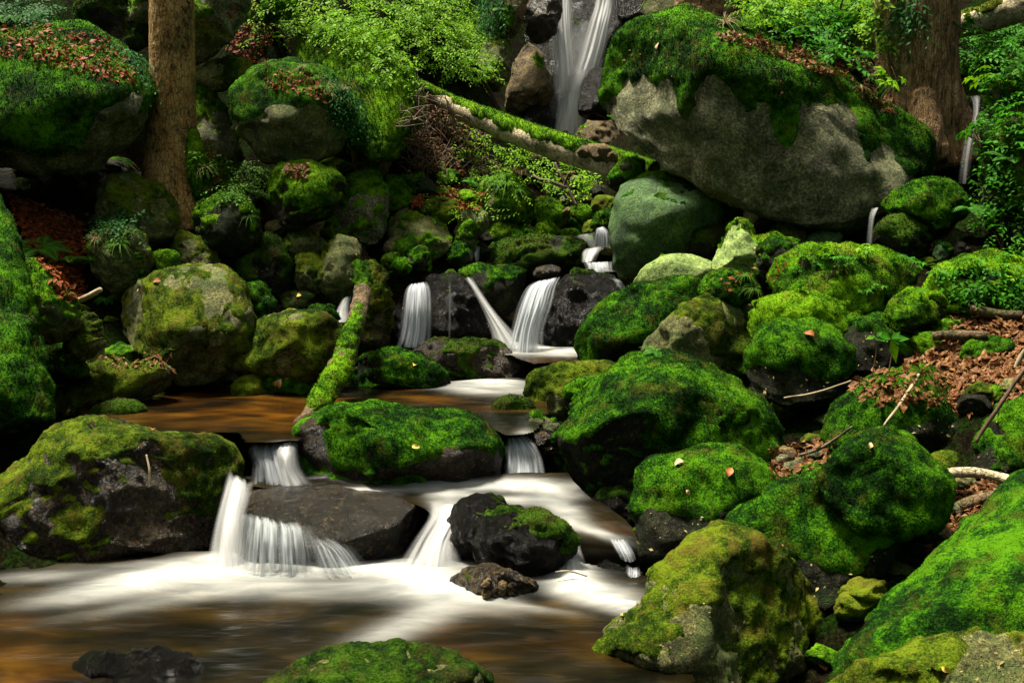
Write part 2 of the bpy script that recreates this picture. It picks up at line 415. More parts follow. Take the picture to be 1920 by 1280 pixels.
gx = axis(0, 6, 45, 220, 30); gy = axis(9, 6, 45, 240, 30)
XX, YY = np.meshgrid(gx, gy)
P = np.stack([XX.ravel(), YY.ravel(), ground(XX.ravel(), YY.ravel())], 1)
Q = P.copy(); Q[:, 2] = 0
P[:, 2] += 0.10 * fbm(Q * 1.7, 4) + 0.03 * ridged(Q * 7, 2)
link('ground', mesh_np('ground', P, grid_faces(len(gx), len(gy)), M['soil']), kind='structure')

# ---------------------------------------------------------------- boulders
def polar(O, C2, th):
    """O outline (n,2) px, C2 centre; returns px points of the outline at angles th"""
    pts = []
    n = len(O)
    # smooth the outline (Chaikin)
    for _ in range(1):
        A = O; B = np.roll(O, -1, 0)
        O = np.empty((len(A) * 2, 2)); O[0::2] = A * .85 + B * .15; O[1::2] = A * .15 + B * .85
    q = O - C2
    ang = np.arctan2(q[:, 1], q[:, 0]); r = np.hypot(q[:, 0], q[:, 1])
    tt = np.linspace(-math.pi, math.pi, 721)
    R = np.zeros(721)
    for i in range(len(O)):
        a = q[i]; b = q[(i + 1) % len(O)]
        # ray / segment intersection for all tt
        dx, dy = np.cos(tt), np.sin(tt); ex, ey = b - a
        den = dx * ey - dy * ex
        den = np.where(np.abs(den) < 1e-9, 1e-9, den)
        t_ = (a[0] * ey - a[1] * ex) / den
        s_ = (a[0] * dy - a[1] * dx) / den
        ok = (s_ >= -1e-6) & (s_ <= 1 + 1e-6) & (t_ > 0)
        R = np.where(ok, np.maximum(R, t_), R)
    k = np.array([1, 2, 3, 2, 1.]); k /= k.sum()
    Rp = np.concatenate([R[-5:-1], R, R[1:5]]); R = np.convolve(Rp, k, 'same')[4:-4]
    return np.interp(th, tt, R)
ROCKS = {}
STYLE = {  # rock material, moss material, bias, up weight, noise weight, thickness
    'deep':   ('r_dark', 'm_deep', .12, .78, .8, .02),
    'wetdeep':('r_wetbrown', 'm_deep', -.12, .75, .7, .02),
    'brightm':('r_olive', 'm_bright', .3, .6, .6, .02),
    'olive':  ('r_olive', 'm_olive', .0, .5, .85, .011),
    'patchy': ('r_olive', 'm_bright', -.28, .75, .75, .018),
    'patchyo':('r_olive', 'm_olive', -.28, .6, .8, .012),
    'palem':  ('r_pale', 'm_bright', -.5, .9, .7, .04),
    'cap':    ('r_pale', 'm_deep', -.22, 1.15, .5, .05),
    'lime':   ('r_lime', 'm_bright', -.6, .6, .7, .02),
    'green':  ('r_green', 'm_deep', -.75, .6, .7, .02),
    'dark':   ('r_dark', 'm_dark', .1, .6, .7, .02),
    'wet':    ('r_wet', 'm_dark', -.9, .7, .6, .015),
    'wetmoss':('r_wet', 'm_dark', -.15, .8, .6, .02),
    'wetb':   ('r_wetbrown', 'm_dark', -.9, .6, .6, .015),
    'brown':  ('r_brown', 'm_bright', -.75, .8, .7, .02),
    'darkdeep':('r_dark', 'm_deep', .05, .75, .55, .02),
}
def lobe(poly, D, T, tilt, box, lvl, seed):
    O = np.array(poly, float)
    x0, y0 = O.min(0); x1, y1 = O.max(0)
    # area centroid
    x, y = O[:, 0], O[:, 1]; xn, yn = np.roll(x, -1), np.roll(y, -1)
    cr = x * yn - xn * y; A = cr.sum() / 2
    C2 = np.array([((x + xn) * cr).sum() / (6 * A), ((y + yn) * cr).sum() / (6 * A)])
    Rpx = math.sqrt(abs(A) / math.pi)
    V, Fc = ico(lvl)
    rot = Matrix.Rotation(seed * 1.3, 3, 'X') @ Matrix.Rotation(seed * .7, 3, 'Y')
    V = V @ np.array(rot)
    th = np.arctan2(-V[:, 2], V[:, 0]); rho = np.hypot(V[:, 0], V[:, 2])
    R = polar(O, C2, th)
    k = sstep(0, .55, rho)
    R = Rpx * (1 - k) + R * k
    rr = rho ** box
    # flatten the front so that side faces turn away fast (a boulder, not a bead)
    px = C2[0] + np.cos(th) * R * rr; py = C2[1] + np.sin(th) * R * rr
    C3 = at(C2[0], C2[1], D)
    d = FWD[None] + RT[None] * ((px - 960) / F)[:, None] + UP[None] * ((640 - py) / F)[:, None]
    z_at = CAM[2] + d[:, 2] * (D / d[:, 1])
    yy = D + tilt * (z_at - C3[2])
    W = CAM + d * (yy / d[:, 1])[:, None]
    Rw = Rpx * D / F
    T = T if T else Rw * .72
    ax = ray(C2[0], C2[1]); ax = ax / np.linalg.norm(ax)          # deep along the line of sight to its middle
    W += ax * (T * np.sign(V[:, 1]) * np.abs(V[:, 1]) ** (2 - box))[:, None]
    return W, Fc, C3, Rw, Rpx
def moss_on(W, Fc, N, b0, uw, nw, th, D_, rng, sd_, blades=1.0, vs=1.3, border=None):
    """moss carpet raised from a surface, and its fuzz of small blades"""
    m = b0 + uw * N[:, 2] + nw * (fbm(W * np.array([1.9, 1.9, vs]) + sd_, 6, gain=.68))
    if border is not None:                      # how far down the moss has grown on the open face
        bx = np.array(border, float); px, py = project(W)
        j = 16 * fbm(W * np.array([5, 5, 2.2]) + sd_, 4)
        g = np.clip((np.interp(px, bx[:, 0], bx[:, 1]) + j - py) / 26, -1, 1)
        fr = sstep(.15, -.25, N[:, 1])
        m = m * (1 - .8 * fr) + g * .62 * fr + .12 * fr * fbm(W * 9 + sd_, 4)
    m = np.clip(m * 2.2, -1, 1)
    cush = .5 + .5 * fbm(W * 7 + sd_, 4, gain=.65)
    h = np.where(m > 0, sstep(0, .5, m) * th + np.clip(m * 2, 0, 1) * (cush - .3) * th * .4 + .003, m * .03)
    h = h + np.where(m > 0, .003 * perlin(W * 60), 0)
    MW = W + N * h[:, None]
    Fk = Fc[m[Fc].max(1) > -.12]
    if not len(Fk): return [], []
    us, inv = np.unique(Fk, return_inverse=True)
    mv, mf = [MW[us]], [inv.reshape(-1, 3)]
    a = MW[Fk[:, 0]]; b = MW[Fk[:, 1]]; c = MW[Fk[:, 2]]
    # blades thin out where the moss wears off
    ar = np.linalg.norm(np.cross(b - a, c - a), axis=1) / 2 * (m[Fk].min(1) > .02)
    nb = min(int(ar.sum() * (1013.0 / D_) ** 2 * .62 * blades), 45000)
    if nb > 10:
        fi = rng.choice(len(Fk), nb, p=ar / ar.sum())
        r1 = np.sqrt(rng.random(nb))[:, None]; r2 = rng.random(nb)[:, None]
        p = a[fi] * (1 - r1) + b[fi] * r1 * (1 - r2) + c[fi] * r1 * r2
        dn = N[Fk[fi, 0]] + rng.normal(size=(nb, 3)) * .55 + np.array([0, 0, .1])
        dn /= np.linalg.norm(dn, axis=1)[:, None]
        sdv = np.cross(dn, rng.normal(size=(nb, 3))); sdv /= np.linalg.norm(sdv, axis=1)[:, None]
        L = (.0019 * D_ * (.6 if th < .014 else 1) * rng.uniform(.3, 1.2, nb))[:, None]; w = (.00085 * D_ * rng.uniform(.6, 1.4, nb))[:, None]
        p = p - dn * .002
        mv.append(np.stack([p - sdv * w * .5, p + sdv * w * .5, p + dn * L], 1).reshape(-1, 3))
        mf.append(np.arange(nb * 3).reshape(-1, 3))
    return mv, mf
def boulder(key, style, poly, D, label, T=None, tilt=.3, box=.8, facets=0, amp=1.0, lobes=(), name='boulder', cat='boulder', group=None,
            bias=0.0, thick=None, blades=1.0, tone=None, border=None, rock=None):
    rm, mm, b0, uw, nw, th = STYLE[style]
    if tone: mm = tone
    if rock: rm = rock
    b0 += bias; th = thick or th
    seed = (sum(ord(c) for c in key) * 37) % 97 + 1
    parts = []
    allp = [(poly, D, T, tilt)] + [(l[0], l[1], l[2] if len(l) > 2 else None, tilt) for l in lobes]
    rng = np.random.default_rng(seed)
    RV, RF, MV, MF = [], [], [], []
    nr = nm = 0
    BL = []
    origin = None
    for j, (pl, D_, T_, ti) in enumerate(allp):
        O = np.array(pl, float); x, y = O[:, 0], O[:, 1]
        Rpx = math.sqrt(abs((x * np.roll(y, -1) - np.roll(x, -1) * y).sum() / 2) / math.pi)
        lvl = 6 if Rpx > 175 else (5 if Rpx > 42 else 4)
        W, Fc, C3, Rw, Rpx = lobe(pl, D_, T_, ti, box, lvl, seed + j)
        if True:
            q = W - C3
            for k in range(facets * 2 + 7):
                n = rng.normal(size=3); n[1] = -abs(n[1]) - .55; n /= np.linalg.norm(n)
                s = q @ n; lim = s.max() * (rng.uniform(.6, .84) if k < facets * 2 else rng.uniform(.72, .9))
                e = np.maximum(s - lim, 0)
                q = q - n * (e * .97)[:, None]
            W = q + C3
        N = normals(W, Fc)
        if ((W - C3) * N).sum() < 0: Fc = Fc[:, ::-1]; N = -N
        sd_ = seed * 3.7 + j
        disp = Rw * amp * (.055 * fbm(W / Rw * 1.2 + sd_, 3) + .032 * (ridged(W / Rw * 1.9 + sd_, 4) - .7)) + Rw * amp * .028 * (ridged(W / Rw * np.array([1.1, 1.1, 2.8]) + sd_ + 40, 3) - .6) + amp * (.018 * fbm(W * 6 + sd_, 4)) - Rw * .005
        if style in ('wet', 'wetb', 'wetmoss', 'brown', 'palem', 'cap', 'patchyo', 'patchy', 'olive'):
            disp += amp * .012 * ridged(W * np.array([6, 6, 9]) + sd_, 4)
        W = W + N * disp[:, None]
        N = normals(W, Fc)
        if origin is None: origin = np.array([C3[0], C3[1], W[:, 2].min()])
        RV.append(W); RF.append(Fc + nr); nr += len(W)
        mv, mf = moss_on(W, Fc, N, b0, uw, nw, th, D_, rng, sd_, blades, border=border)
        for v_, f_ in zip(mv, mf):
            MV.append(v_); MF.append(f_ + nm); nm += len(v_)
    V = np.concatenate(RV) - origin; Fc = np.concatenate(RF)
    o = link(name, mesh_np(name, V, Fc, M[rm]), origin, None, label, cat, group)
    if MV:
        mo = link('moss', mesh_np('moss', np.concatenate(MV) - origin, np.concatenate(MF), M[mm]), (0, 0, 0), o)
        mo["kind"] = "stuff"
    ROCKS[key] = o
    return o

#BOULDERS
exec_rocks = [
 # ---- left foreground
 ('a1', 'wetb', [(-20,925),(30,880),(70,830),(110,795),(170,783),(230,800),(330,812),(400,822),(450,838),(464,870),(445,905),(425,960),(398,1030),(300,1050),(180,1070),(60,1090),(-60,1100),(-160,1010)], 6.15, "big dark moss-flecked boulder in the left foreground above the white foam", dict(bias=.62, T=.6, tone='m_olive', thick=.006, blades=.6)),
 ('a2', 'darkdeep', [(-120,350),(-20,365),(25,420),(38,500),(58,560),(72,600),(82,680),(95,760),(85,810),(50,870),(-20,910),(-120,930)], 7.0, "tall mossy rock wall filling the left edge of the photograph", dict(T=.45, tilt=.9, bias=.2)),
 ('a3', 'patchy', [(40,510),(60,488),(112,530),(138,570),(146,612),(135,645),(80,650),(45,610)], 7.4, "grey rock with a mossy back beside the tall mossy wall at left edge", dict(bias=.15)),
 ('a4', 'patchyo', [(128,602),(165,583),(186,610),(193,650),(186,676),(158,690),(120,670)], 7.5, "small upright tan rock left of the wide block boulder", dict(facets=3)),
 ('a5', 'deep', [(70,650),(118,640),(150,668),(168,712),(80,720)], 7.6, "low dark mossy hump under the small upright tan rock", {}),
 ('a6', 'olive', [(80,705),(130,690),(220,682),(330,690),(350,715),(300,738),(230,752),(160,775),(90,800)], 7.75, "flat mossy ledge on the left bank above the amber pool", dict(tone='m_olive', amp=1.4)),
 ('a7', 'dark', [(160,790),(190,762),(225,748),(262,756),(280,784),(240,798),(190,800)], 7.35, "small dark mossy rock at the left end of the amber pool", dict(bias=.2)),
 ('a8', 'olive', [(200,585),(218,548),(300,514),(378,502),(430,508),(456,540),(470,600),(466,645),(445,690),(405,730),(340,728),(310,676),(240,664),(196,648)], 8.4, "wide block-shaped olive boulder with a flat top on the left bank", dict(facets=4, tilt=.7, box=.7, T=.6, bias=-.05)),
 ('a9', 'olive', [(428,690),(433,650),(460,618),(500,594),(560,586),(612,592),(640,615),(648,660),(628,710),(580,728),(510,722),(450,712)], 8.3, "rounded mossy boulder left of the leaning mossy trunk", dict(tone='m_olive', bias=.1, T=.32)),
 ('a10', 'darkdeep', [(556,600),(590,572),(622,574),(634,604),(600,615)], 9.0, "little mossy stone peeking over the rounded boulder by the trunk", {}),
 ('a11', 'olive', [(435,738),(447,712),(480,706),(500,722),(498,745),(460,750)], 8.1, "left and browner of two low wet rocks at the far edge of the amber pool", dict(bias=.1)),
 ('a12', 'deep', [(480,712),(510,695),(545,704),(588,738),(560,748),(500,746)], 8.15, "right and greener of two low wet rocks at the far edge of the amber pool", dict(bias=.05)),
 ('a13', 'deep', [(650,728),(658,692),(690,664),(730,654),(780,666),(822,690),(858,728),(760,738)], 8.5, "green wedge-shaped mossy rock right of the leaning trunk's foot", {}),
 ('a14', 'wetb', [(740,652),(800,640),(880,642),(940,650),(975,668),(993,692),(985,718),(900,722),(830,715),(770,700)], 9.0, "long low wet rock with a dark top under the middle falls", dict(bias=.65)),
 ('a15', 'wet', [(722,660),(738,590),(762,545),(800,521),(850,514),(878,530),(902,560),(922,602),(940,665),(860,670),(780,670)], 9.75, "shiny black boulder between the two middle waterfalls", dict(amp=1.2, box=.72)),
 ('a16', 'wet', [(1010,668),(1022,600),(1032,552),(1060,520),(1100,504),(1145,512),(1172,555),(1160,610),(1120,650),(1085,685)], 9.75, "shiny black boulder right of the middle waterfalls", dict(amp=1.2, box=.72)),
 ('a17', 'deep', [(860,515),(890,497),(940,502),(985,511),(1003,522),(975,560),(950,600),(900,600),(872,545)], 10.0, "dark rock with a thin green moss cap above the middle falls", dict(bias=-.5)),
 ('a18', 'dark', [(886,505),(891,470),(920,455),(990,446),(1060,442),(1096,455),(1104,490),(1085,516),(1000,522),(920,520)], 10.6, "long dark slab lying across the stream below the upper cascade", dict(facets=3, box=.65)),
 ('a19', 'wetb', [(998,510),(1012,500),(1040,500),(1055,508),(1040,520),(1005,520)], 10.1, "thin flat wet stone under the long dark slab", {}),
 ('a20', 'olive', [(983,722),(1000,700),(1040,685),(1100,681),(1150,684),(1185,720),(1160,775),(1080,792),(1010,778),(986,748)], 7.9, "olive mossy boulder at the right end of the amber pool", dict(bias=.25, tone='m_olive')),
 ('a21', 'deep', [(1056,762),(1070,726),(1110,711),(1160,712),(1170,790),(1075,795)], 7.65, "mossy lobe wedged between the olive boulder and the huge mound", {}),
 ('a22', 'dark', [(922,774),(935,752),(965,744),(992,752),(1003,778),(970,788),(935,788)], 7.5, "small dark mossy stone standing in the amber pool's right end", dict(bias=.3)),
 ('a23', 'palem', [(984,798),(1000,784),(1025,788),(1052,800),(1040,816),(1004,812)], 7.0, "pale tan stone on the brink of the right little fall", dict(T=.1)),
 ('a24', 'wet', [(990,822),(1003,805),(1035,806),(1048,830),(1035,870),(1010,880),(1000,850)], 6.75, "black wet stones heaped right of the right little fall", dict(bias=.1)),
 ('a25', 'wetdeep', [(545,868),(553,822),(580,790),(630,763),(690,759),(760,769),(850,780),(908,797),(936,825),(947,855),(940,890),(900,920),(800,925),(700,918),(610,920),(565,900)], 6.6, "broad mossy boulder between the two small falls of the amber pool", dict(T=.5)),
 ('a26', 'wetb', [(430,985),(442,940),(480,918),(560,911),(650,914),(740,925),(800,948),(826,985),(805,1030),(760,1075),(640,1090),(520,1085),(445,1060)], 5.95, "smooth brown overflowed rock in the middle of the front cascade", dict(amp=.4, box=.7, T=.38, bias=-.5, tilt=1.1, rock='r_slab')),
 ('a27', 'wet', [(836,990),(848,950),(885,930),(930,934),(964,962),(950,1010),(905,1075),(862,1065),(840,1030)], 5.75, "black rounded rock, left one of the pair in the front stream", dict(bias=.25)),
 ('a28', 'wetmoss', [(880,1010),(902,975),(955,960),(1020,964),(1060,985),(1078,1012),(1070,1045),(1030,1085),(960,1100),(905,1080),(878,1045)], 5.55, "black egg-shaped rock with thin moss, right one of the pair in the stream", dict(bias=-.3)),
 ('a29', 'wetb', [(848,1092),(870,1068),(930,1063),(985,1083),(1018,1108),(990,1126),(930,1132),(870,1120)], 5.25, "low brown pebbly rock at the feet of the black pair", dict(amp=1.3, T=.2)),
 ('a30', 'wetb', [(988,948),(1005,930),(1030,930),(1052,950),(1040,968),(1000,968)], 6.15, "small brown wet stone above the black pair in the stream", {}),
 ('a31', 'wetmoss', [(1094,968),(1118,932),(1158,921),(1192,938),(1202,985),(1140,994)], 6.15, "dark wet stone tucked under the huge mossy mound", dict(bias=.1)),
 ('a32', 'wetb', [(1076,1026),(1098,990),(1150,994),(1196,1020),(1190,1075),(1130,1080),(1085,1060)], 5.85, "wet brown rock with water sliding over it right of the black pair", dict(bias=-.2)),
 ('a33', 'wet', [(1100,1082),(1128,1056),(1180,1064),(1212,1100),(1190,1135),(1130,1130)], 5.65, "black dripping rock above the rightmost little fall", {}),
 ('a34', 'wet', [(150,1262),(170,1232),(230,1236),(290,1218),(340,1228),(372,1256),(400,1380),(120,1380)], 4.25, "jagged black rock breaking the water at the bottom left", dict(amp=1.6, T=.2, tilt=.5, bias=-.6)),
 ('a35', 'patchyo', [(500,1300),(570,1246),(655,1222),(740,1213),(825,1228),(895,1260),(960,1310),(960,1460),(500,1460)], 4.1, "grey-green speckled rock at the bottom edge of the photograph", dict(T=.4, tilt=.3, bias=-.1, tone='m_dark')),
 # ---- right side
 ('b1', 'deep', [(1022,890),(1038,835),(1080,770),(1130,710),(1190,674),(1240,667),(1300,677),(1360,708),(1412,745),(1445,790),(1460,870),(1400,930),(1300,960),(1180,965),(1080,950),(1040,920)], 6.75, "huge green mossy mound right of the stream", dict(T=.8, tilt=.6)),
 ('b2', 'deep', [(1190,935),(1198,890),(1225,865),(1280,850),(1340,836),(1382,835),(1412,860),(1452,895),(1458,925),(1415,965),(1370,1020),(1320,1110),(1230,1120),(1195,1050)], 5.85, "mossy boulder with brown leaves on its top above the front pointed boulder", dict(bias=-.1, tilt=.5, border=[(1185,960),(1250,955),(1320,968),(1390,950),(1460,940)])),
 ('b3', 'olive', [(1085,1300),(1110,1235),(1155,1170),(1205,1128),(1218,1090),(1260,1050),(1300,1010),(1360,996),(1412,1010),(1455,1032),(1492,1062),(1514,1115),(1510,1220),(1500,1380),(1090,1380)], 4.65, "large pointed olive boulder in the right foreground", dict(T=.42, tilt=.45, bias=-.2,  tone='m_olive', facets=2)),
 ('b4', 'patchyo', [(1450,1060),(1480,1050),(1520,1075),(1548,1110),(1564,1160),(1553,1212),(1525,1265),(1490,1300),(1440,1260)], 5.0, "rounded olive rock leaning behind the large pointed boulder", dict(bias=-.1)),
 ('b5', 'deep', [(1345,1010),(1370,975),(1430,925),(1500,890),(1560,870),(1630,900),(1690,950),(1735,1010),(1715,1070),(1640,1100),(1560,1170),(1490,1120),(1400,1060)], 5.3, "bird-shaped mossy boulder with a rounded head in the right foreground", dict(tilt=.5, T=.42, border=[(1340,1010),(1420,1010),(1500,1040),(1620,1070),(1640,1030),(1720,1010),(1780,990)], lobes=[([(1535,905),(1560,862),(1595,825),(1640,805),(1700,819),(1742,860),(1776,905),(1770,965),(1750,1010),(1700,1030),(1640,1010),(1580,965)], 5.12, .3)])),
 ('b6', 'deep', [(1560,1300),(1600,1215),(1680,1125),(1800,1010),(1880,940),(1950,895),(2080,860),(2250,1000),(2250,1420),(1540,1420)], 4.25, "great sloping mossy boulder filling the bottom right corner", dict(T=.7, tilt=.8, box=.7)),
 ('b7', 'olive', [(1540,1320),(1600,1262),(1680,1225),(1780,1195),(1870,1178),(2010,1150),(2120,1250),(2100,1450),(1540,1450)], 3.75, "low brown-green rock along the bottom right edge", dict(tilt=.9, T=.5, bias=-.05, tone='m_olive')),
 ('b8', 'deep', [(1815,895),(1838,815),(1870,760),(1930,742),(2020,760),(2060,900),(1960,950),(1860,930)], 5.75, "dark mossy boulder cut off by the right edge", dict(bias=-.15)),
 ('b9', 'deep', [(1540,850),(1565,770),(1610,720),(1660,702),(1720,690),(1792,705),(1832,745),(1838,805),(1800,870),(1700,880),(1620,870)], 6.4, "mossy boulder strewn with dead leaves on the right bank", dict(tilt=.7, T=.5, bias=-.05, border=[(1540,860),(1640,835),(1700,800),(1760,790),(1840,775)])),
 ('b10', 'darkdeep', [(1798,690),(1812,645),(1845,630),(1892,640),(1925,662),(1905,700),(1860,715)], 6.85, "squat dark rock in the leaf litter at the right edge", dict(facets=2)),
 ('b11', 'deep', [(1545,630),(1590,600),(1650,592),(1712,604),(1762,640),(1776,672),(1745,705),(1640,715),(1575,695)], 7.4, "dark-faced mossy boulder behind the young yellowing plant", dict(border=[(1540,618),(1600,612),(1660,625),(1700,665),(1780,680)])),
 ('b12', 'deep', [(1398,680),(1418,632),(1450,606),(1520,599),(1562,620),(1605,665),(1590,725),(1555,765),(1470,765),(1415,730)], 7.1, "mossy boulder overhanging the black hollow beside the huge mound", dict(tilt=.6, border=[(1395,680),(1450,690),(1500,692),(1560,715),(1600,700)])),
 ('b13', 'olive', [(1140,710),(1190,660),(1240,615),(1290,570),(1340,547),(1376,564),(1402,610),(1420,655),(1405,700),(1360,720),(1280,728),(1170,735)], 7.65, "pointed olive boulder with lichen spots behind the huge mound", dict(bias=-.05, facets=2)),
 ('b14', 'dark', [(1070,700),(1085,625),(1118,575),(1170,545),(1230,530),(1305,524),(1340,565),(1320,650),(1200,700),(1130,712)], 8.4, "big dark boulder sloping down to the middle falls", dict(tone='m_deep', bias=.1)),
 ('b15', 'lime', [(1180,540),(1205,500),(1240,479),(1290,474),(1337,484),(1342,530),(1300,555),(1200,560)], 8.85, "smooth lime-green dome below the green leaning boulder", dict(amp=.5)),
 ('b16', 'green', [(1143,450),(1148,385),(1175,345),(1230,326),(1330,330),(1430,360),(1420,460),(1320,500),(1235,520),(1190,535),(1152,508)], 9.7, "smooth green boulder propping up the giant boulder", dict(amp=.9, T=.6, facets=1, bias=.28, thick=.008)),
 ('b17', 'lime', [(1332,500),(1348,452),(1370,425),(1388,411),(1402,430),(1416,446),(1452,438),(1484,450),(1480,500),(1440,522),(1360,525)], 8.5, "pointed lime-yellow rock standing before the black hollow", dict(facets=2, amp=1.2)),
 ('b18', 'deep', [(1405,520),(1422,465),(1460,444),(1502,455),(1516,495),(1490,540),(1430,545)], 8.3, "round mossy knob against the pointed lime-yellow rock", {}),
 ('b19', 'deep', [(1304,560),(1328,516),(1365,506),(1402,520),(1432,560),(1380,580)], 7.9, "small mossy hump below the pointed lime-yellow rock", {}),
 ('b20', 'deep', [(1436,530),(1460,486),(1500,462),(1560,456),(1620,467),(1690,484),(1738,520),(1720,570),(1550,570),(1455,555)], 8.05, "long mossy boulder below the foot of the giant boulder", dict(tone='m_bright', tilt=.5)),
 ('b21', 'deep', [(1468,560),(1500,521),(1560,511),(1620,519),(1670,552),(1650,590),(1500,590)], 7.75, "low mossy dome with red-brown leaves between two longer mossy boulders", dict(tone='m_bright', tilt=.5)),
 ('b22', 'deep', [(1380,610),(1415,562),(1500,551),(1560,555),(1605,575),(1650,610),(1600,640),(1400,645)], 7.55, "long low mossy boulder right of the pointed olive one", dict(tilt=.5, tone='m_bright', bias=.1)),
 ('b23', 'deep', [(1650,600),(1680,556),(1720,544),(1762,560),(1782,595),(1778,625),(1720,635),(1665,625)], 7.3, "round mossy stone with a bare grey patch beside the leaf litter", dict(tone='m_bright', bias=-.1)),
 ('b24', 'deep', [(1728,560),(1758,506),(1810,481),(1870,477),(1940,490),(2000,560),(1960,610),(1850,600),(1770,595)], 7.5, "mossy boulder grown over with small leafy plants at the right edge", dict(tone='m_bright', tilt=.6)),
 ('b25', 'green', [(1505,462),(1520,438),(1545,428),(1575,440),(1590,465),(1550,482)], 9.0, "small grey-green stone under the giant boulder's foot", {}),
 ('b26', 'patchyo', [(1438,445),(1452,420),(1480,415),(1508,440),(1512,468),(1470,470)], 9.1, "brownish stone between the lime-yellow rock and the giant boulder", {}),
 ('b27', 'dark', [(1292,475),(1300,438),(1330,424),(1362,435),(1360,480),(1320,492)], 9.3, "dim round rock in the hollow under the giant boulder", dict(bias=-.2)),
 ('b28', 'darkdeep', [(1650,385),(1680,358),(1720,342),(1755,336),(1792,346),(1812,385),(1806,430),(1770,455),(1715,435),(1670,410)], 8.75, "round mossy rock right of the giant boulder's lower corner", {}),
 ('b29', 'dark', [(1636,455),(1658,412),(1700,399),(1742,420),(1752,475),(1700,500),(1648,492)], 8.65, "dark speckled rock under the round mossy one at right", {}),
 ('b30', 'green', [(1748,478),(1758,455),(1780,462),(1782,482),(1762,492)], 8.5, "tiny pale green stone beside the dark speckled rock", {}),
 ('b31', 'cap', [(1092,190),(1102,135),(1134,80),(1192,38),(1270,18),(1345,38),(1420,72),(1500,112),(1580,148),(1650,188),(1722,235),(1775,285),(1768,350),(1705,395),(1640,420),(1575,440),(1500,438),(1420,400),(1320,352),(1220,298),(1150,243),(1110,214)], 9.6, "giant pale boulder with a thick moss cap leaning over the stream", dict(T=.95, tilt=.35, box=.72, bias=.12, amp=.75, thick=.03, border=[(1100,190),(1130,215),(1180,135),(1240,150),(1262,148),(1276,235),(1296,235),(1302,165),(1330,150),(1380,175),(1405,215),(1440,195),(1458,265),(1490,268),(1500,190),(1560,185),(1600,190),(1625,300),(1650,255),(1690,300),(1730,360),(1770,380)])),
 ('b32', 'darkdeep', [(1835,210),(1865,150),(1930,128),(2020,150),(2030,520),(1880,500),(1852,400),(1838,300)], 8.8, "dark mossy rock wall at the right edge beside the thin waterfall", dict(T=.5)),
 ('b33', 'patchy', [(1775,190),(1788,130),(1830,108),(1910,100),(1920,200)], 11.0, "bright mossy rock behind the thin waterfall at right", {}),
 ('b34', 'deep', [(1136,345),(1150,315),(1180,300),(1210,305),(1205,345),(1160,368)], 10.0, "mossy clump under the lower end of the fallen log", {}),
 ('b35', 'wet', [(1790,330),(1795,210),(1830,180),(1860,200),(1850,330),(1830,400)], 10.2, "black wet rock behind the thin waterfall", {}),
 # ---- upper left
 ('c1', 'cap', [(-120,120),(-20,72),(60,58),(150,62),(220,90),(262,130),(277,180),(270,240),(247,290),(205,328),(150,328),(60,318),(-120,310)], 9.8, "great moss-covered boulder left of the spruce trunk", dict(T=.9, tilt=.7, bias=.42, border=[(-120,285),(20,285),(110,292),(150,275),(172,235),(185,205),(230,190),(250,165),(280,150)])),
 ('c2', 'cap', [(330,-80),(470,-90),(464,10),(442,62),(402,112),(365,134),(330,100)], 10.9, "mossy boulder behind the top of the spruce trunk", dict(bias=.1, tone='m_bright')),
 ('c0', 'dark', [(-140,290),(60,300),(240,300),(275,330),(250,390),(150,420),(60,390),(-120,420)], 10.8, "dim rock face deep under the great left boulder", dict(bias=-.5, T=.3)),  # added dark filler: its colour stands in for the cavity's black shade
 ('c3', 'patchyo', [(362,145),(390,118),(430,110),(475,120),(470,152),(430,168),(385,170)], 10.8, "small rock wedged under the mossy boulder behind the spruce", {}),
 ('c4', 'palem', [(345,130),(380,150),(410,205),(442,268),(470,320),(430,350),(350,350),(330,240)], 10.7, "slanting pale rock slab behind the foot of the spruce", dict(facets=2, bias=.05)),
 ('c5', 'patchyo', [(426,195),(448,150),(490,125),(550,113),(612,130),(652,170),(660,222),(642,272),(600,304),(550,315),(490,295),(448,252)], 10.3, "round boulder with ferns and leaves on top right of the spruce", dict(bias=.05, tone='m_deep', T=.5, border=[(425,240),(460,225),(500,215),(540,195),(600,200),(630,230),(660,270)])),
 ('c6', 'darkdeep', [(494,335),(520,310),(570,304),(632,324),(650,347),(640,385),(610,415),(560,432),(515,415),(497,375)], 9.8, "dark overhanging boulder with leaves caught in its mossy top", dict(tone='m_bright')),
 ('c7', 'palem', [(605,460),(618,375),(650,340),(700,322),(726,360),(730,420),(712,465),(680,490),(625,485)], 10.3, "tall pale angular rock patched with moss below the slope", dict(facets=4, bias=.12, tilt=.8)),
 ('c8', 'patchyo', [(722,480),(728,408),(760,395),(810,397),(848,415),(853,447),(832,480),(790,498),(735,500)], 10.4, "broad ochre-green rock left of the small centre stones", dict(facets=3, bias=.1, tone='m_bright', tilt=.9)),
 ('c9', 'brightm', [(712,365),(725,330),(750,333),(772,360),(785,400),(730,410)], 10.9, "little mossy rock below the hanging moss boulder", {}),
 ('c10', 'brightm', [(555,70),(640,40),(700,50),(752,115),(778,170),(784,222),(760,270),(737,298),(700,305),(655,258),(615,190),(575,130)], 11.3, "steep boulder hung with bright yellow-green moss above the bank", dict(T=.6, tilt=1.1, thick=.06, bias=.35)),
 ('c11', 'brown', [(650,250),(680,215),(710,240),(735,300),(720,330),(670,325)], 10.9, "brown bare rock under the hanging moss boulder", {}),
 ('c12', 'patchyo', [(146,375),(178,341),(230,327),(292,344),(322,380),(334,425),(318,462),(270,458),(205,428),(165,405)], 9.5, "tan boulder with a mossy shoulder under the great left boulder", dict(bias=-.05, facets=1)),
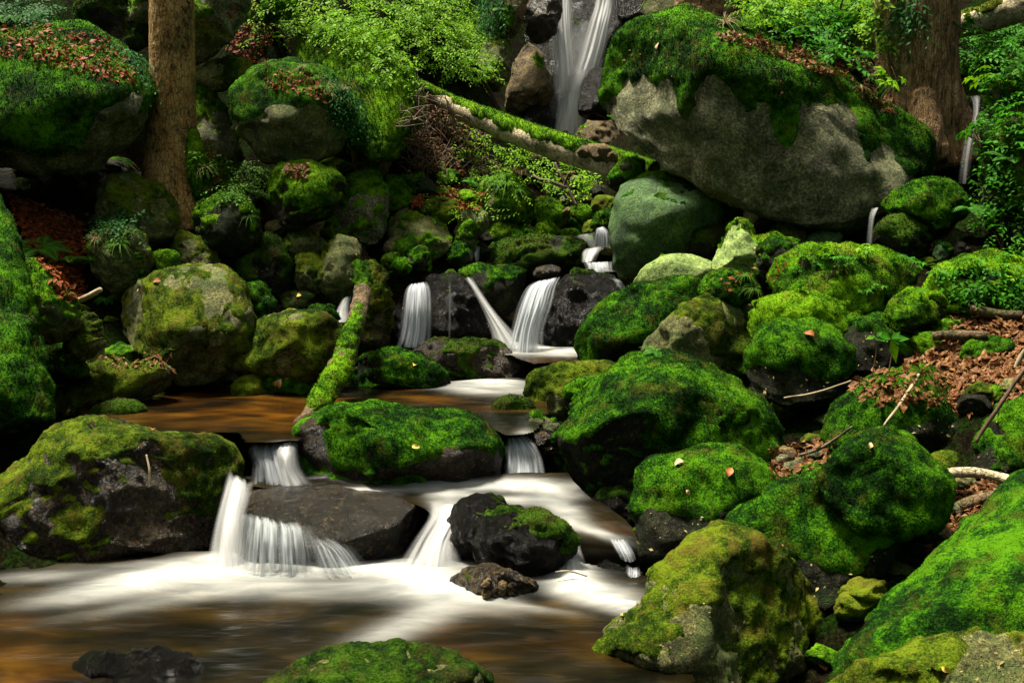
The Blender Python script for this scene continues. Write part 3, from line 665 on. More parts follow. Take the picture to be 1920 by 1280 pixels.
 ('c13', 'deep', [(355,430),(368,385),(410,364),(460,368),(482,400),(494,445),(472,476),(430,482),(380,462)], 9.5, "mossy overhanging boulder at the foot of the spruce", dict(bias=-.35, tone='m_bright')),
 ('c14', 'patchyo', [(315,460),(340,434),(390,452),(410,480),(410,530),(330,530)], 9.4, "olive rock in the gap above the wide block boulder", dict(facets=2)),
 ('c15', 'dark', [(440,490),(468,450),(510,438),(542,470),(560,525),(545,575),(480,575),(448,545)], 9.6, "dark brown speckled rock under the spruce bank", dict(bias=-.1)),
 ('c16', 'patchyo', [(525,455),(545,424),(575,428),(603,460),(598,485),(560,492),(533,480)], 9.7, "upper of two stacked angular stones left of the leaning trunk", dict(facets=3)),
 ('c17', 'patchyo', [(543,515),(558,480),(590,477),(605,500),(604,550),(570,565)], 9.5, "lower of two stacked angular stones left of the leaning trunk", dict(facets=3)),
 ('c18', 'patchyo', [(596,500),(604,455),(630,444),(667,449),(677,475),(672,515),(655,585),(620,590),(598,550)], 9.45, "upright rock just behind the top of the leaning trunk", dict(facets=3, bias=.1)),
 ('c19', 'patchy', [(172,460),(205,430),(255,428),(277,460),(290,490),(272,515),(235,545),(195,560),(172,510)], 8.9, "olive rock under grass tufts above the wide block boulder", dict(bias=-.1, facets=2)),
 ('c20', 'patchyo', [(275,510),(285,480),(310,468),(332,480),(328,510),(300,522)], 9.0, "small stone with a bright moss knob above the wide block boulder", dict(bias=.3, tone='m_bright')),
 ('c21', 'dark', [(446,575),(462,535),(490,530),(516,560),(524,598),(480,612),(452,605)], 9.1, "dark mossy stone right of the wide block boulder", dict(tone='m_deep')),
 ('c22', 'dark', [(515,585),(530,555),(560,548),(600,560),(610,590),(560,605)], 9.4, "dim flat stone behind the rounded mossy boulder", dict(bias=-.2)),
 ('c23', 'deep', [(716,505),(722,484),(742,478),(765,488),(768,515),(740,522)], 9.85, "left of two round mossy knobs above the left middle fall", {}),
 ('c24', 'deep', [(762,500),(768,472),(790,465),(808,480),(806,510),(780,515)], 9.95, "right of two round mossy knobs above the left middle fall", {}),
 ('c25', 'darkdeep', [(838,495),(842,468),(862,455),(888,470),(892,500),(862,510)], 10.3, "small dark mossy rock left of the long dark slab", {}),
 ('c26', 'brightm', [(884,425),(890,360),(920,332),(970,335),(998,370),(992,420),(940,440)], 11.2, "grassy mossy mound in the centre beneath the fallen log", dict(tone='m_bright')),
 ('c27', 'brightm', [(992,425),(996,388),(1018,372),(1045,378),(1067,408),(1060,430),(1020,435)], 11.3, "domed mossy stone left of the upper cascade", {}),
 ('c28', 'brightm', [(1058,412),(1068,392),(1095,386),(1118,396),(1116,415),(1085,422)], 11.6, "flat mossy stone above the upper cascade", {}),
 ('c29', 'brightm', [(1108,432),(1120,402),(1145,390),(1162,400),(1160,430),(1130,442)], 11.2, "mossy stone touching the green leaning boulder by the upper cascade", {}),
 ('c30', 'brightm', [(1000,445),(1010,422),(1030,418),(1055,438),(1050,452),(1015,454)], 11.0, "small bright mossy stone just above the long dark slab", {}),
 ('c31', 'darkdeep', [(948,455),(965,430),(990,428),(1012,446),(1005,460),(965,462)], 10.95, "dark-sided mossy stone at the left end of the long dark slab", {}),
 ('c32', 'patchy', [(850,440),(862,395),(885,384),(912,400),(915,430),(890,448)], 10.6, "mossy stone with leaves beside the centre leaf patch", {}),
 ('c33', 'palem', [(862,468),(868,430),(880,418),(892,440),(894,468),(878,474)], 10.4, "small upright pale stone left of the long dark slab", {}),
 ('c34', 'brightm', [(905,455),(915,430),(945,418),(975,430),(985,452),(945,462)], 11.0, "low moss cushion stone under the grassy mound", {}),
 ('c35', 'brightm', [(1040,455),(1055,436),(1078,432),(1095,446),(1088,458)], 11.0, "tiny moss-topped stone by the pool above the long slab", {}),
 # ---- around the big waterfall
 ('d1', 'brown', [(1062,280),(1080,245),(1110,224),(1150,220),(1173,255),(1170,295),(1100,305),(1066,298)], 14.0, "tan angular rock at the foot of the big waterfall", dict(facets=3)),
 ('d2', 'wetb', [(1028,275),(1038,250),(1060,245),(1078,262),(1078,290),(1040,292)], 14.2, "small brown rock left of the tan one at the waterfall's foot", {}),
 ('d3', 'brown', [(945,205),(962,125),(985,78),(1015,92),(1028,130),(1034,185),(1018,230),(965,230)], 14.6, "tall ochre rock left of the big waterfall", dict(facets=3, T=.4)),
 ('d4', 'wetb', [(980,50),(985,-30),(1045,-40),(1052,25),(1038,72),(1003,90)], 14.6, "brown rock overhanging the left strand of the big waterfall", dict(facets=3)),
 ('d5', 'brown', [(920,50),(925,-30),(990,-40),(985,30),(965,70),(935,70)], 14.3, "smooth olive-brown rock at the top beside the hanging ferns", dict(bias=.5)),
 ('d6', 'patchyo', [(895,130),(905,70),(935,62),(958,95),(955,150),(930,185),(905,170)], 14.0, "greenish rock below the hanging ferns", dict(facets=2)),
 ('d7', 'wet', [(968,250),(985,190),(1020,180),(1040,215),(1035,262),(1000,275)], 14.4, "dark wet rock at the left foot of the big waterfall", dict(facets=2)),
 ('d8', 'wet', [(1083,200),(1092,150),(1115,125),(1150,130),(1160,220),(1115,240),(1090,225)], 13.4, "black round rock between the waterfall and the giant boulder", dict(amp=.6)),
 ('d9', 'wet', [(1160,40),(1170,-60),(1280,-60),(1290,60),(1200,80)], 15.2, "black cliff rock right of the big waterfall's top", {}),
 ('d10', 'patchyo', [(1205,25),(1215,-20),(1270,-30),(1290,20),(1270,50),(1225,50)], 13.4, "greyish rock at the top left of the middle trunk", {}),
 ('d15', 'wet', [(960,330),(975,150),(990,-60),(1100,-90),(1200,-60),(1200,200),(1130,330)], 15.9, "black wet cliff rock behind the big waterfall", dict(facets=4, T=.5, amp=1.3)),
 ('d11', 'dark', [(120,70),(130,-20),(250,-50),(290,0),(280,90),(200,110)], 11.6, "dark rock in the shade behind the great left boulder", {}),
 ('d12', 'palem', [(238,30),(245,-5),(275,-12),(295,10),(285,40),(260,45)], 11.2, "pale fist-sized rock just left of the spruce at the top", {}),
 ('d13', 'brightm', [(455,45),(470,5),(530,-20),(560,-10),(545,25),(500,45)], 11.8, "mossy ridge of rock at the top left of the leafy slope", {}),
 ('d14', 'deep', [(360,35),(640,-30),(700,-30),(690,10),(600,20)], 14.5, "mossy outcrop", {}),
]
exec_rocks = [r for r in exec_rocks if r[0] != 'd14']
for r in exec_rocks:
    boulder(r[0], r[1], r[2], r[3], r[4], **r[5])

# ---------------------------------------------------------------- tubes: trunks, logs, branches
def tube(pts, rad, nseg=16, sub=12, rough=0.0, rf=(7, 7, 7), seed=0, wob=0.0, cap=True, flare=None):
    """pts (n,3) world, rad (n) world -> V, F(tris)"""
    pts = np.array(pts, float); rad = np.array(rad, float)
    s = np.arange(len(pts)); ss = np.linspace(0, len(pts) - 1, (len(pts) - 1) * sub + 1)
    def cr(a):
        out = []
        for x in ss:
            i = min(int(x), len(a) - 2); f = x - i
            p0 = a[max(i - 1, 0)]; p1 = a[i]; p2 = a[i + 1]; p3 = a[min(i + 2, len(a) - 1)]
            out.append(.5 * (2 * p1 + (p2 - p0) * f + (2 * p0 - 5 * p1 + 4 * p2 - p3) * f * f + (3 * p1 - p0 - 3 * p2 + p3) * f ** 3))
        return np.array(out)
    C = cr(pts); R = cr(rad)
    if wob: C = C + wob * np.stack([fbm(C * 3 + 5 + seed, 2), fbm(C * 3 + 50 + seed, 2), fbm(C * 3 + 90 + seed, 2)], 1)
    T = np.gradient(C, axis=0); T /= np.linalg.norm(T, axis=1)[:, None]
    ref = np.array([0, 1, 0.]) if abs(T[0][1]) < .8 else np.array([1, 0, 0.])
    A = np.cross(T, ref); A /= np.linalg.norm(A, axis=1)[:, None]; B = np.cross(T, A)
    th = np.linspace(0, 2 * math.pi, nseg, endpoint=False)
    V = (C[:, None] + R[:, None, None] * (np.cos(th)[None, :, None] * A[:, None] + np.sin(th)[None, :, None] * B[:, None]))
    V = V.reshape(-1, 3)
    n = len(C); i = np.arange(n * nseg).reshape(n, nseg); j = np.roll(i, -1, 1)
    Fq = np.stack([i[:-1], j[:-1], j[1:], i[1:]], -1).reshape(-1, 4)
    Fc = np.concatenate([Fq[:, [0, 1, 2]], Fq[:, [0, 2, 3]]])
    if cap:
        V = np.concatenate([V, C[:1], C[-1:]]); a, b = n * nseg, n * nseg + 1
        Fc = np.concatenate([Fc, np.stack([j[0], i[0], np.full(nseg, a)], 1), np.stack([i[-1], j[-1], np.full(nseg, b)], 1)])
    N = normals(V, Fc)
    cen = np.concatenate([np.repeat(C, nseg, 0), C[:1] - T[:1] * .01, C[-1:] + T[-1:] * .01]) if cap else np.repeat(C, nseg, 0)
    if ((V - cen) * N).sum() < 0: Fc = Fc[:, ::-1]; N = -N
    if rough:
        V = V + N * (rough * ridged(V * np.array(rf) + seed, 4))[:, None]
        N = normals(V, Fc)
    return V, Fc, N
def pxtube(spec, **k):
    """spec: (px, py, D, radius_px)"""
    pts = [at(x, y, d) for x, y, d, r in spec]; rad = [r * d / F for x, y, d, r in spec]
    return tube(pts, rad, **k)
def log(name, spec, mat, label, cat, moss=None, mm='m_bright', nseg=28, sub=14, rough=.01, wob=.0, group=None, seed=3, th=.03, blades=1.0, part=None, rf=(7, 7, 7)):
    V, Fc, N = pxtube(spec, nseg=nseg, sub=sub, rough=rough, wob=wob, seed=seed, rf=rf)
    o0 = np.array([V[:, 0].mean(), V[:, 1].mean(), V[:, 2].min()])
    if part:
        o = link(name, None, o0, None, label, cat, group)
        link(part, mesh_np(part, V - o0, Fc, M[mat]), (0, 0, 0), o)
    else:
        o = link(name, mesh_np(name, V - o0, Fc, M[mat]), o0, None, label, cat, group)
    if moss is not None:
        b0, uw, nw = moss
        mv, mf = moss_on(V, Fc, N, b0, uw, nw, th, spec[0][2], np.random.default_rng(seed), seed * 3.1, blades, vs=1.9)
        if mv:
            k = 0; MF = []
            for v_, f_ in zip(mv, mf): MF.append(f_ + k); k += len(v_)
            mo = link('moss', mesh_np('moss', np.concatenate(mv) - o0, np.concatenate(MF), M[mm]), (0, 0, 0), o); mo["kind"] = "stuff"
    return o, o0

# spruce on the left
tr, t0 = log('spruce_tree', [(322,-900,10.0,30),(322,-300,10.0,35),(322,0,10.0,38),(323,150,10.0,40),(322,240,10.0,44),(324,310,10.0,52),(328,370,10.0,66),(332,430,10.0,80)], 'bark_spruce',
    "straight reddish-brown spruce trunk with dark branch knots and a mossy foot at left", 'tree', moss=(-1.15, 0.2, .5), nseg=96, sub=34, rough=.005, rf=(16, 16, 9), th=.02, part='trunk')
for k, (x, y) in enumerate([(307,13),(343,16),(350,45),(314,60),(347,70),(322,84),(343,87),(352,4),(330,-30),(303,-60),(334,66)]):
    c = at(x, y, 10.0 - .19); rr = np.random.default_rng(k)
    V, Fc, N = tube([c + [0, .05, 0], c, c + [rr.normal() * .01, -.03 - .02 * rr.random(), .01]], [.014, .011, .004], nseg=8, sub=2)
    link('branch_stub', mesh_np('branch_stub', V - t0, Fc, M['bark_dark']), (0, 0, 0), tr)
# bright moss climbing the right side of its root
V, Fc, N = pxtube([(362,250,9.9,3),(366,290,9.85,11),(374,330,9.8,15),(384,368,9.75,12)], nseg=20, sub=10, rough=.012)
mv, mf = moss_on(V, Fc, N, 1, 0, .2, .02, 9, np.random.default_rng(2), 4.0, 1.2)
link('root_moss', mesh_np('root_moss', np.concatenate([mv[0], mv[1]]) - t0, np.concatenate([mf[0], mf[1] + len(mv[0])]), M['m_bright']), (0, 0, 0), tr)["kind"] = "stuff"
# big furrowed trunk at right
tb, b0_ = log('old_tree', [(1745,-800,10.3,52),(1728,-300,10.3,60),(1720,0,10.3,66),(1718,90,10.3,66),(1724,150,10.3,62),(1738,210,10.3,62),(1752,260,10.3,70),(1760,310,10.3,84)], 'bark_big',
    "thick old trunk with furrowed reddish bark behind the giant boulder", 'tree', moss=(-.9, .2, .55), mm='m_dark', nseg=150, sub=34, rough=.028, rf=(9, 9, 1.3), th=.012, seed=5, part='trunk')
for sp_ in ([(1700,170,10.2,24),(1670,215,10.05,22),(1640,245,9.95,14)], [(1770,190,10.25,24),(1790,240,10.2,22),(1800,300,10.2,18)], [(1725,180,10.0,26),(1740,250,9.85,24),(1760,300,9.8,20)]):
    V, Fc, N = pxtube(sp_, nseg=24, sub=10, rough=.02)
    link('root', mesh_np('root', V - b0_, Fc, M['bark_big']), (0, 0, 0), tb)
log('background_tree', [(1316,-700,13,32),(1314,-100,13,38),(1312,0,13,42),(1310,40,13,48),(1310,90,13,56)], 'bark_big',
    "greyish trunk foot rising behind the top of the giant boulder", 'tree', moss=(-.8, .2, .6), mm='m_dark', nseg=60, sub=16, rough=.02, part='trunk')
# fallen logs
log('fallen_log', [(780,160,12.0,9),(850,200,11.8,16),(940,238,11.4,21),(1020,268,11.0,23),(1100,293,10.7,24),(1160,310,10.5,24),(1225,330,10.3,23)], 'bark_log',
    "pale fallen log with bright moss along its top before the big waterfall", 'log', moss=(-.3, .95, .5), th=.02, nseg=32, sub=22, rough=.004)
log('leaning_log', [(673,500,8.9,10),(681,535,8.7,13),(670,590,8.3,14),(655,640,7.95,16),(640,685,7.7,21),(612,735,7.35,19),(588,772,7.1,16),(562,800,6.95,12)], 'bark_dark',
    "crooked mossy trunk leaning into the amber pool", 'log', moss=(-.22, .6, .8), th=.014, nseg=36, sub=20, rough=.012, blades=1.1)
log('broken_stump', [(697,500,9.5,6),(703,530,9.45,14),(708,570,9.4,20),(704,610,9.4,20),(700,640,9.4,22)], 'bark_dark',
    "short jagged mossy stump beside the top of the leaning trunk", 'stump', moss=(.1, .3, .7), nseg=24, sub=10, rough=.03, th=.03, mm='m_olive')
log('fallen_log', [(1530,112,10.75,9),(1600,88,10.7,13),(1660,68,10.75,15),(1760,58,10.85,19),(1840,38,10.7,23),(1930,8,10.5,26),(2060,-40,10.3,28)], 'bark_log',
    "pale fallen log passing behind the thick old trunk at top right", 'log', moss=(-.75, .9, .6), th=.02, nseg=28, sub=16, rough=.006, mm='m_olive')
for sp_, lb, mt in [
    ([(1762,885,5.6,9),(1810,882,5.55,10),(1860,890,5.45,9),(1912,908,5.3,10)], "upper of two thick dead branches beside the bird-shaped boulder", 'bark_log'),
    ([(1770,972,5.5,8),(1800,950,5.45,13),(1840,935,5.4,12),(1890,922,5.3,10)], "lower, darker of two dead branches beside the bird-shaped boulder", 'bark_dark'),
    ([(1750,630,7.0,8),(1790,628,6.95,9),(1850,632,6.85,9)], "short mossy branch lying in leaf litter above the squat dark rock", 'bark_dark'),
    ([(1818,578,7.25,8),(1860,586,7.2,9),(1915,592,7.1,8)], "dark branch lying along the edge of the leafy plants at right", 'bark_dark'),
    ([(1722,702,6.1,2.2),(1695,745,5.95,2.5),(1655,800,5.8,2)], "slim pale stick lying across the leaf-strewn mossy boulder", 'twig_pale'),
    ([(1470,748,6.6,1.2),(1525,738,6.6,1.2),(1595,712,6.5,1)], "thin wiry twig spanning the black hollow", 'twig_pale'),
    ([(1930,690,5.6,3),(1880,750,5.6,3.5),(1830,830,5.6,3)], "long dark stick slanting over the leaf litter at the right edge", 'twig'),
    ([(136,568,8.0,4.5),(160,558,7.95,5),(186,545,7.9,4.5)], "short cut stick poking out left of the wide block boulder", 'twig_pale'),
    ([(196,668,8.0,2),(215,678,7.95,2.5),(240,686,7.9,1.5)], "little brown twig on the mossy ledge", 'twig'),
    ([(1500,852,6.0,2),(1540,838,6.0,2.5),(1600,800,5.9,1.5)], "thin twig pointing at the head of the bird-shaped boulder", 'twig'),
    ([(1905,692,6.4,3),(1912,670,6.4,4),(1918,655,6.4,2)], "broken pale splinter standing by the squat dark rock", 'twig_pale'),
    ([(1040,1072,5.3,1),(1062,1071,5.3,1.2),(1100,1080,5.3,.8)], "hair-thin twig sticking out over the foam from the black pair", 'twig_pale'),
    ([(275,850,5.55,1),(279,880,5.5,1.2),(277,912,5.5,.8)], "thin pale grass stalk on the face of the left foreground boulder", 'twig_pale')]:
    log('branch', sp_, mt, lb, 'branch', nseg=10, sub=8, rough=0.002, wob=.015)
# more wood by the twig pile in the centre
for k, sp_ in enumerate([[(1040,305,11.6,2.5),(1060,345,11.5,3),(1085,385,11.4,2)],[(1000,330,11.6,3),(1040,345,11.5,3.5),(1075,352,11.5,3)],[(1070,320,11.5,2),(1055,350,11.5,2.5),(1062,372,11.5,2)]]):
    log('branch', sp_, 'twig', ["pale bent branch hanging below the fallen log", "brown branch lying level under the fallen log", "short branch crossing the bent one under the fallen log"][k], 'branch', nseg=8, sub=6, rough=.001, wob=.03)

# ---------------------------------------------------------------- things grown or dropped on what is there
bpy.context.view_layer.update()
DG = bpy.context.evaluated_depsgraph_get()
def hit(px, py):
    d = Vector(ray(px, py)).normalized()
    ok, loc, nor, idx, ob, mx = S.ray_cast(DG, Vector(CAM), d)
    return (np.array(loc), np.array(nor), ob) if ok else None
def in_poly(poly, n, rng):
    O = np.array(poly, float); x0, y0 = O.min(0); x1, y1 = O.max(0); out = []
    while len(out) < n:
        x, y = rng.uniform(x0, x1), rng.uniform(y0, y1); c = False; j = len(O) - 1
        for i in range(len(O)):
            if (O[i, 1] > y) != (O[j, 1] > y) and x < (O[j, 0] - O[i, 0]) * (y - O[i, 1]) / (O[j, 1] - O[i, 1]) + O[i, 0]: c = not c
            j = i
        if c: out.append((x, y))
    return out
def leaf_quads(C, Dn, Nn, L, W, bend=.25):
    """leaves: C base (n,3), Dn direction, Nn normal, length, width -> 6 verts, 4 tris each"""
    Sd = np.cross(Dn, Nn); Sd /= np.linalg.norm(Sd, axis=1)[:, None] + 1e-9
    L = L[:, None]; W = W[:, None]
    v = np.stack([C, C + Dn * L * .45 + Sd * W * .5 + Nn * L * .06, C + Dn * L * .45 - Sd * W * .5 + Nn * L * .06,
                  C + Dn * L * .5 - Nn * L * bend * .1, C + Dn * L - Nn * L * bend], 1)
    n = len(C); b = (np.arange(n) * 5)[:, None]
    f = np.concatenate([b + np.array([[0, 1, 3]]), b + np.array([[0, 3, 2]]), b + np.array([[3, 1, 4]]), b + np.array([[3, 4, 2]])])
    return v.reshape(-1, 3), f
def unit(a): return a / (np.linalg.norm(a, axis=-1, keepdims=True) + 1e-9)
def litter(poly, n, size0, mat, label, seed, parent=None, minz=0.2, only=None, cat='leaf litter', name='leaf_litter'):
    rng = np.random.default_rng(seed); C, N = [], []; size = size0 * .72; n = int(n * 1.3)
    for x, y in in_poly(poly, n, rng):
        h = hit(x, y)
        if h and h[1][2] > minz and not (only and h[2].name not in only): C.append(h[0]); N.append(h[1])
    if not C: return
    C = np.array(C); N = unit(np.array(N) + rng.normal(size=(len(C), 3)) * .45)
    Dn = unit(np.cross(N, rng.normal(size=(len(C), 3))))
    C = C + N * rng.uniform(.002, .02, len(C))[:, None]
    L = size * np.clip(rng.lognormal(0, .42, len(C)), .3, 2.2)
    V, Fc = leaf_quads(C, Dn, N, L, L * rng.uniform(.35, .7, len(C)), .2)
    o0 = C.mean(0); o = link(name, mesh_np(name, V - o0, Fc, M[mat], smooth=False), o0, None, label, cat); o["kind"] = "stuff"
    return o
litter([(1560,660),(1700,590),(1790,560),(1925,560),(1925,760),(1820,770),(1700,720),(1600,740),(1540,720)], 5600, .06, 'litter', "brown dead leaves covering the ground of the right bank", 1, only=('ground',))
litter([(1600,700),(1760,690),(1830,740),(1825,775),(1700,760),(1640,760),(1600,740)], 420, .06, 'litter', "dead leaves scattered over the leaf-strewn mossy boulder", 17)
litter([(1740,950),(1860,900),(1880,940),(1800,1040),(1740,1040)], 900, .05, 'litter', "dead leaves in the gap beside the bird-shaped boulder", 2, only=('ground',))
litter([(15,370),(90,385),(150,420),(165,470),(120,540),(80,500),(45,440)], 2600, .055, 'litter_red', "rust-red dead leaves in the hollow at the left", 3)
litter([(85,500),(150,500),(160,560),(120,570)], 300, .05, 'litter_red', "rust-red dead leaves beside the short cut stick", 4)
litter([(0,40),(60,35),(130,60),(200,70),(255,110),(265,160),(200,150),(120,130),(50,110),(0,110)], 1000, .05, 'litter_red', "rust-brown leaves and needles on top of the great left boulder", 5)
litter([(500,130),(600,140),(650,190),(620,200),(560,175),(500,170)], 340, .045, 'litter_red', "rust-brown leaves on top of the round boulder with ferns", 6)
litter([(530,310),(580,310),(575,335),(535,335)], 160, .06, 'litter', "pale brown leaves in the mossy top of the dark overhanging boulder", 7)
litter([(770,345),(910,360),(900,395),(780,390)], 1100, .055, 'litter_red', "reddish leaf patch among ferns in the centre", 8)
litter([(1340,60),(1500,85),(1580,120),(1600,150),(1540,140),(1440,100),(1350,75)], 900, .06, 'litter', "brown leaves along the back of the giant boulder", 9)
litter([(790,180),(900,240),(900,330),(780,320),(760,250)], 900, .05, 'litter', "dead leaves under the tangle of dead twigs", 10)
litter([(1440,840),(1560,820),(1560,870),(1450,900)], 260, .05, 'litter', "dead leaves in the dark gap behind the bird-shaped boulder", 12)
litter([(1570,60),(1660,100),(1680,220),(1600,170)], 500, .06, 'litter', "brown leaves at the foot of the thick old trunk", 13)
litter([(330,660),(190,660),(200,690),(330,700)], 160, .045, 'litter', "brown leaves on the mossy ledge at the left", 14)
litter([(1340,480),(1480,500),(1440,560),(1330,550)], 60, .05, 'litter_red', "few red-brown leaves between the mossy knobs", 15)
litter([(400,0),(470,0),(520,60),(480,120),(430,100)], 500, .05, 'litter_red', "rust-red leaves on the bank behind the spruce", 16)

litter([(1030,900),(1200,670),(1340,550),(1480,450),(1700,470),(1925,500),(1925,1280),(1100,1280),(1200,960)], 1500, .022, 'straw', "tiny pale needles and leaf scraps caught in the moss of the right-hand boulders", 61, only=tuple(o.name for o in ROCKS.values()))
litter([(0,800),(0,330),(650,330),(860,640),(450,830)], 900, .025, 'straw', "tiny pale needles and scraps caught on the left-hand rocks", 62, only=tuple(o.name for o in ROCKS.values()))
litter([(1130,60),(1300,30),(1500,110),(1700,250),(1500,220),(1150,130)], 300, .03, 'litter', "leaf scraps lying on the giant boulder's moss cap", 63)
# single fallen leaves that catch the eye
rngL = np.random.default_rng(5)
def single_leaf(px, py, size, cols, label):
    h = hit(px, py)
    if not h: return
    c, n, ob = h
    n = unit(n + rngL.normal(size=3) * .15); d = unit(np.cross(n, rngL.normal(size=3)))
    s = np.cross(d, n)
    V = []; nn = 9
    for i in range(nn):
        t_ = i / (nn - 1); w = size * .32 * math.sin(math.pi * min(1, t_ * 1.02)) ** .7
        lift = size * (.12 * math.sin(t_ * 5) + .1)
        for k in (-1, 0, 1):
            V.append(c + d * size * (t_ - .5) + s * w * k + n * (lift + abs(k) * w * .5 + .004))
    Fq = []
    for i in range(nn - 1):
        for k in range(2):
            a = i * 3 + k; Fq.append((a, a + 1, a + 4, a + 3))
    link('fallen_leaf', mesh_np('fallen_leaf', np.array(V) - c, Fq, M[cols]), c, None, label, 'leaf')
M['lf_tan'] = simple('leaf_tan', [(0.35, 0.2, 0.1), (0.55, 0.36, 0.2), (0.65, 0.48, 0.3)], 30)
M['lf_yel'] = simple('leaf_yellow', [(0.5, 0.3, 0.03), (0.7, 0.48, 0.06), (0.7, 0.55, 0.15)], 30)
M['lf_brn'] = simple('leaf_brown', [(0.12, 0.03, 0.01), (0.28, 0.09, 0.02), (0.4, 0.17, 0.06)], 30)
for x, y, s_, c_, lb in [
    (1273,870,.07,'lf_tan',"tan leaf left of the crest on the mossy boulder above the pointed one"),
    (1368,886,.07,'lf_brn',"curled brown leaf near the crest of the mossy boulder above the pointed one"),
    (1290,923,.035,'lf_tan',"tiny tan leaf low on the mossy boulder above the pointed one"),
    (776,686,.06,'lf_yel',"yellow leaf on the green wedge-shaped mossy rock"),
    (522,717,.1,'lf_tan',"pinkish tan leaf on the low wet rocks of the amber pool"),
    (538,713,.05,'lf_yel',"small yellow leaf on the low wet rocks of the amber pool"),
    (130,773,.05,'lf_yel',"yellow leaf at the waterline by the left mossy ledge"),
    (780,838,.05,'lf_yel',"orange-yellow leaf on the broad mossy boulder of the pool"),
    (265,546,.07,'lf_tan',"pale leaf on the flat top of the wide block boulder"),
    (295,529,.08,'lf_brn',"brown leaf on the flat top of the wide block boulder"),
    (1516,628,.08,'lf_brn',"reddish leaf upright on the overhanging mossy boulder"),
    (1414,470,.06,'lf_tan',"tan leaf on the round mossy knob"),
    (1467,1026,.03,'lf_brn',"little orange leaf on the neck of the bird-shaped boulder"),
    (1547,1247,.07,'lf_brn',"reddish-brown leaf in the cleft at the bottom right"),
    (1773,1254,.03,'lf_yel',"tiny yellow leaf on the low brown-green rock"),
    (1236,87,.08,'lf_tan',"pale leaf on the front of the giant boulder's moss cap"),
    (562,555,.06,'lf_yel',"small yellow leaf stuck to the dim stones by the trunk"),
    (285,808,.06,'lf_brn',"small red leaf on the left foreground boulder's crest"),
    (1630,835,.04,'lf_tan',"tan leaf on the head of the bird-shaped boulder"),
    (1437,735,.05,'lf_tan',"tan leaf on the right shoulder of the huge mound")]:
    single_leaf(x, y, s_, c_, lb)

# leafy undergrowth on the slopes
def sprays(poly, n, mat, label, seed, hgt=(.05, .35), nl=9, leaf=.05, size=.2, cat='undergrowth', droop=.3, name='undergrowth'):
    rng = np.random.default_rng(seed); Cs, Ns, Ds, Ls = [], [], [], []
    for x, y in in_poly(poly, n, rng):
        h = hit(x, y)
        if not h: continue
        up = unit(np.array([0, -.25, 1]) + .4 * h[1] + rng.normal(size=3) * .25)
        tip = h[0] + up * rng.uniform(*hgt)
        ax = unit(np.cross(up, rng.normal(size=3)) + np.array([0, -.35, -.1])); k = nl
        sidev = unit(np.cross(ax, up))
        for i in range(k):
            t_ = i / (k - 1) if k > 1 else 0
            sg = 1 if i % 2 else -1
            Cs.append(tip + ax * size * t_ - up * size * droop * t_ * t_)
            Ds.append(unit(ax * .7 + sidev * sg * (1 if i < k - 1 else 0) + rng.normal(size=3) * .15 - up * droop * .6))
            Ns.append(unit(up + rng.normal(size=3) * .25)); Ls.append(leaf * (1 - .4 * abs(t_ - .4)) * rng.uniform(.45, 1.4))
    if not Cs: return
    C = np.array(Cs); Ls = np.array(Ls)
    V, Fc = leaf_quads(C, np.array(Ds), np.array(Ns), Ls, Ls * .5, .2)
    o0 = C.mean(0); link(name, mesh_np(name, V - o0, Fc, M[mat], smooth=False), o0, None, label, cat)["kind"] = "stuff"
sprays([(455,50),(520,0),(700,-20),(760,60),(740,130),(660,90),(560,80),(470,100)], 380, 'leaf_bright', "bright low leafy growth over the boulders right of the spruce", 21)
sprays([(740,-20),(860,-20),(900,90),(925,180),(870,170),(810,140),(770,110)], 800, 'leaf_bright', "bright leafy growth on the slope left of the big waterfall", 22)
sprays([(560,60),(700,40),(760,100),(770,200),(720,140),(620,90)], 130, 'leaf_bright', "sparse leafy growth over the hanging moss boulder", 23, hgt=(.02, .15))
sprays([(860,260),(1000,290),(1130,330),(1110,390),(960,340),(890,300),(850,310)], 150, 'leaf_bright', "leafy growth under the fallen log", 24, hgt=(.03, .2))
sprays([(1375,-10),(1660,-10),(1660,110),(1540,60),(1480,80),(1380,55)], 520, 'leaf_bright', "light green leafy growth behind the giant boulder", 25, hgt=(.05, .4), leaf=.065)
sprays([(1790,75),(1925,50),(1925,180),(1800,170)], 420, 'leaf', "leafy growth behind the thin waterfall at right", 26, hgt=(.05, .4))
sprays([(1810,250),(1925,180),(1925,480),(1840,470),(1810,400)], 120, 'leaf', "leafy growth on the dark rock wall at the right edge", 27, hgt=(.02, .2), leaf=.05, nl=7)
sprays([(1740,510),(1925,480),(1925,570),(1780,570)], 130, 'leaf', "small herbs over the rightmost mossy boulder", 28, hgt=(.02, .08), leaf=.045, nl=5, size=.1)
sprays([(200,75),(262,115),(280,170),(262,150),(230,110)], 160, 'leaf_blue', "small cool-green ferns hanging from the great left boulder", 29, hgt=(.01, .06), leaf=.035, droop=1.2)
sprays([(600,140),(655,180),(680,240),(650,230),(620,180)], 260, 'leaf_blue', "ferns hanging from the round boulder's right side", 30, hgt=(.01, .08), leaf=.04, droop=1.3)
sprays([(840,-20),(945,-20),(940,70),(900,80),(860,40)], 420, 'leaf_blue', "dark hanging ferns at the top left of the big waterfall", 31, hgt=(.05, .25), nl=13, leaf=.05, size=.3, droop=1.5)
sprays([(0,20),(110,30),(100,45),(0,45)], 130, 'leaf_blue', "fern fronds at the top left corner", 32, hgt=(.03, .15), nl=13, leaf=.045, size=.3)
sprays([(1680,0),(1720,0),(1715,60),(1690,60)], 70, 'leaf_blue', "ivy leaves hanging on the thick old trunk", 33, hgt=(.01, .05), leaf=.05, droop=1.5)
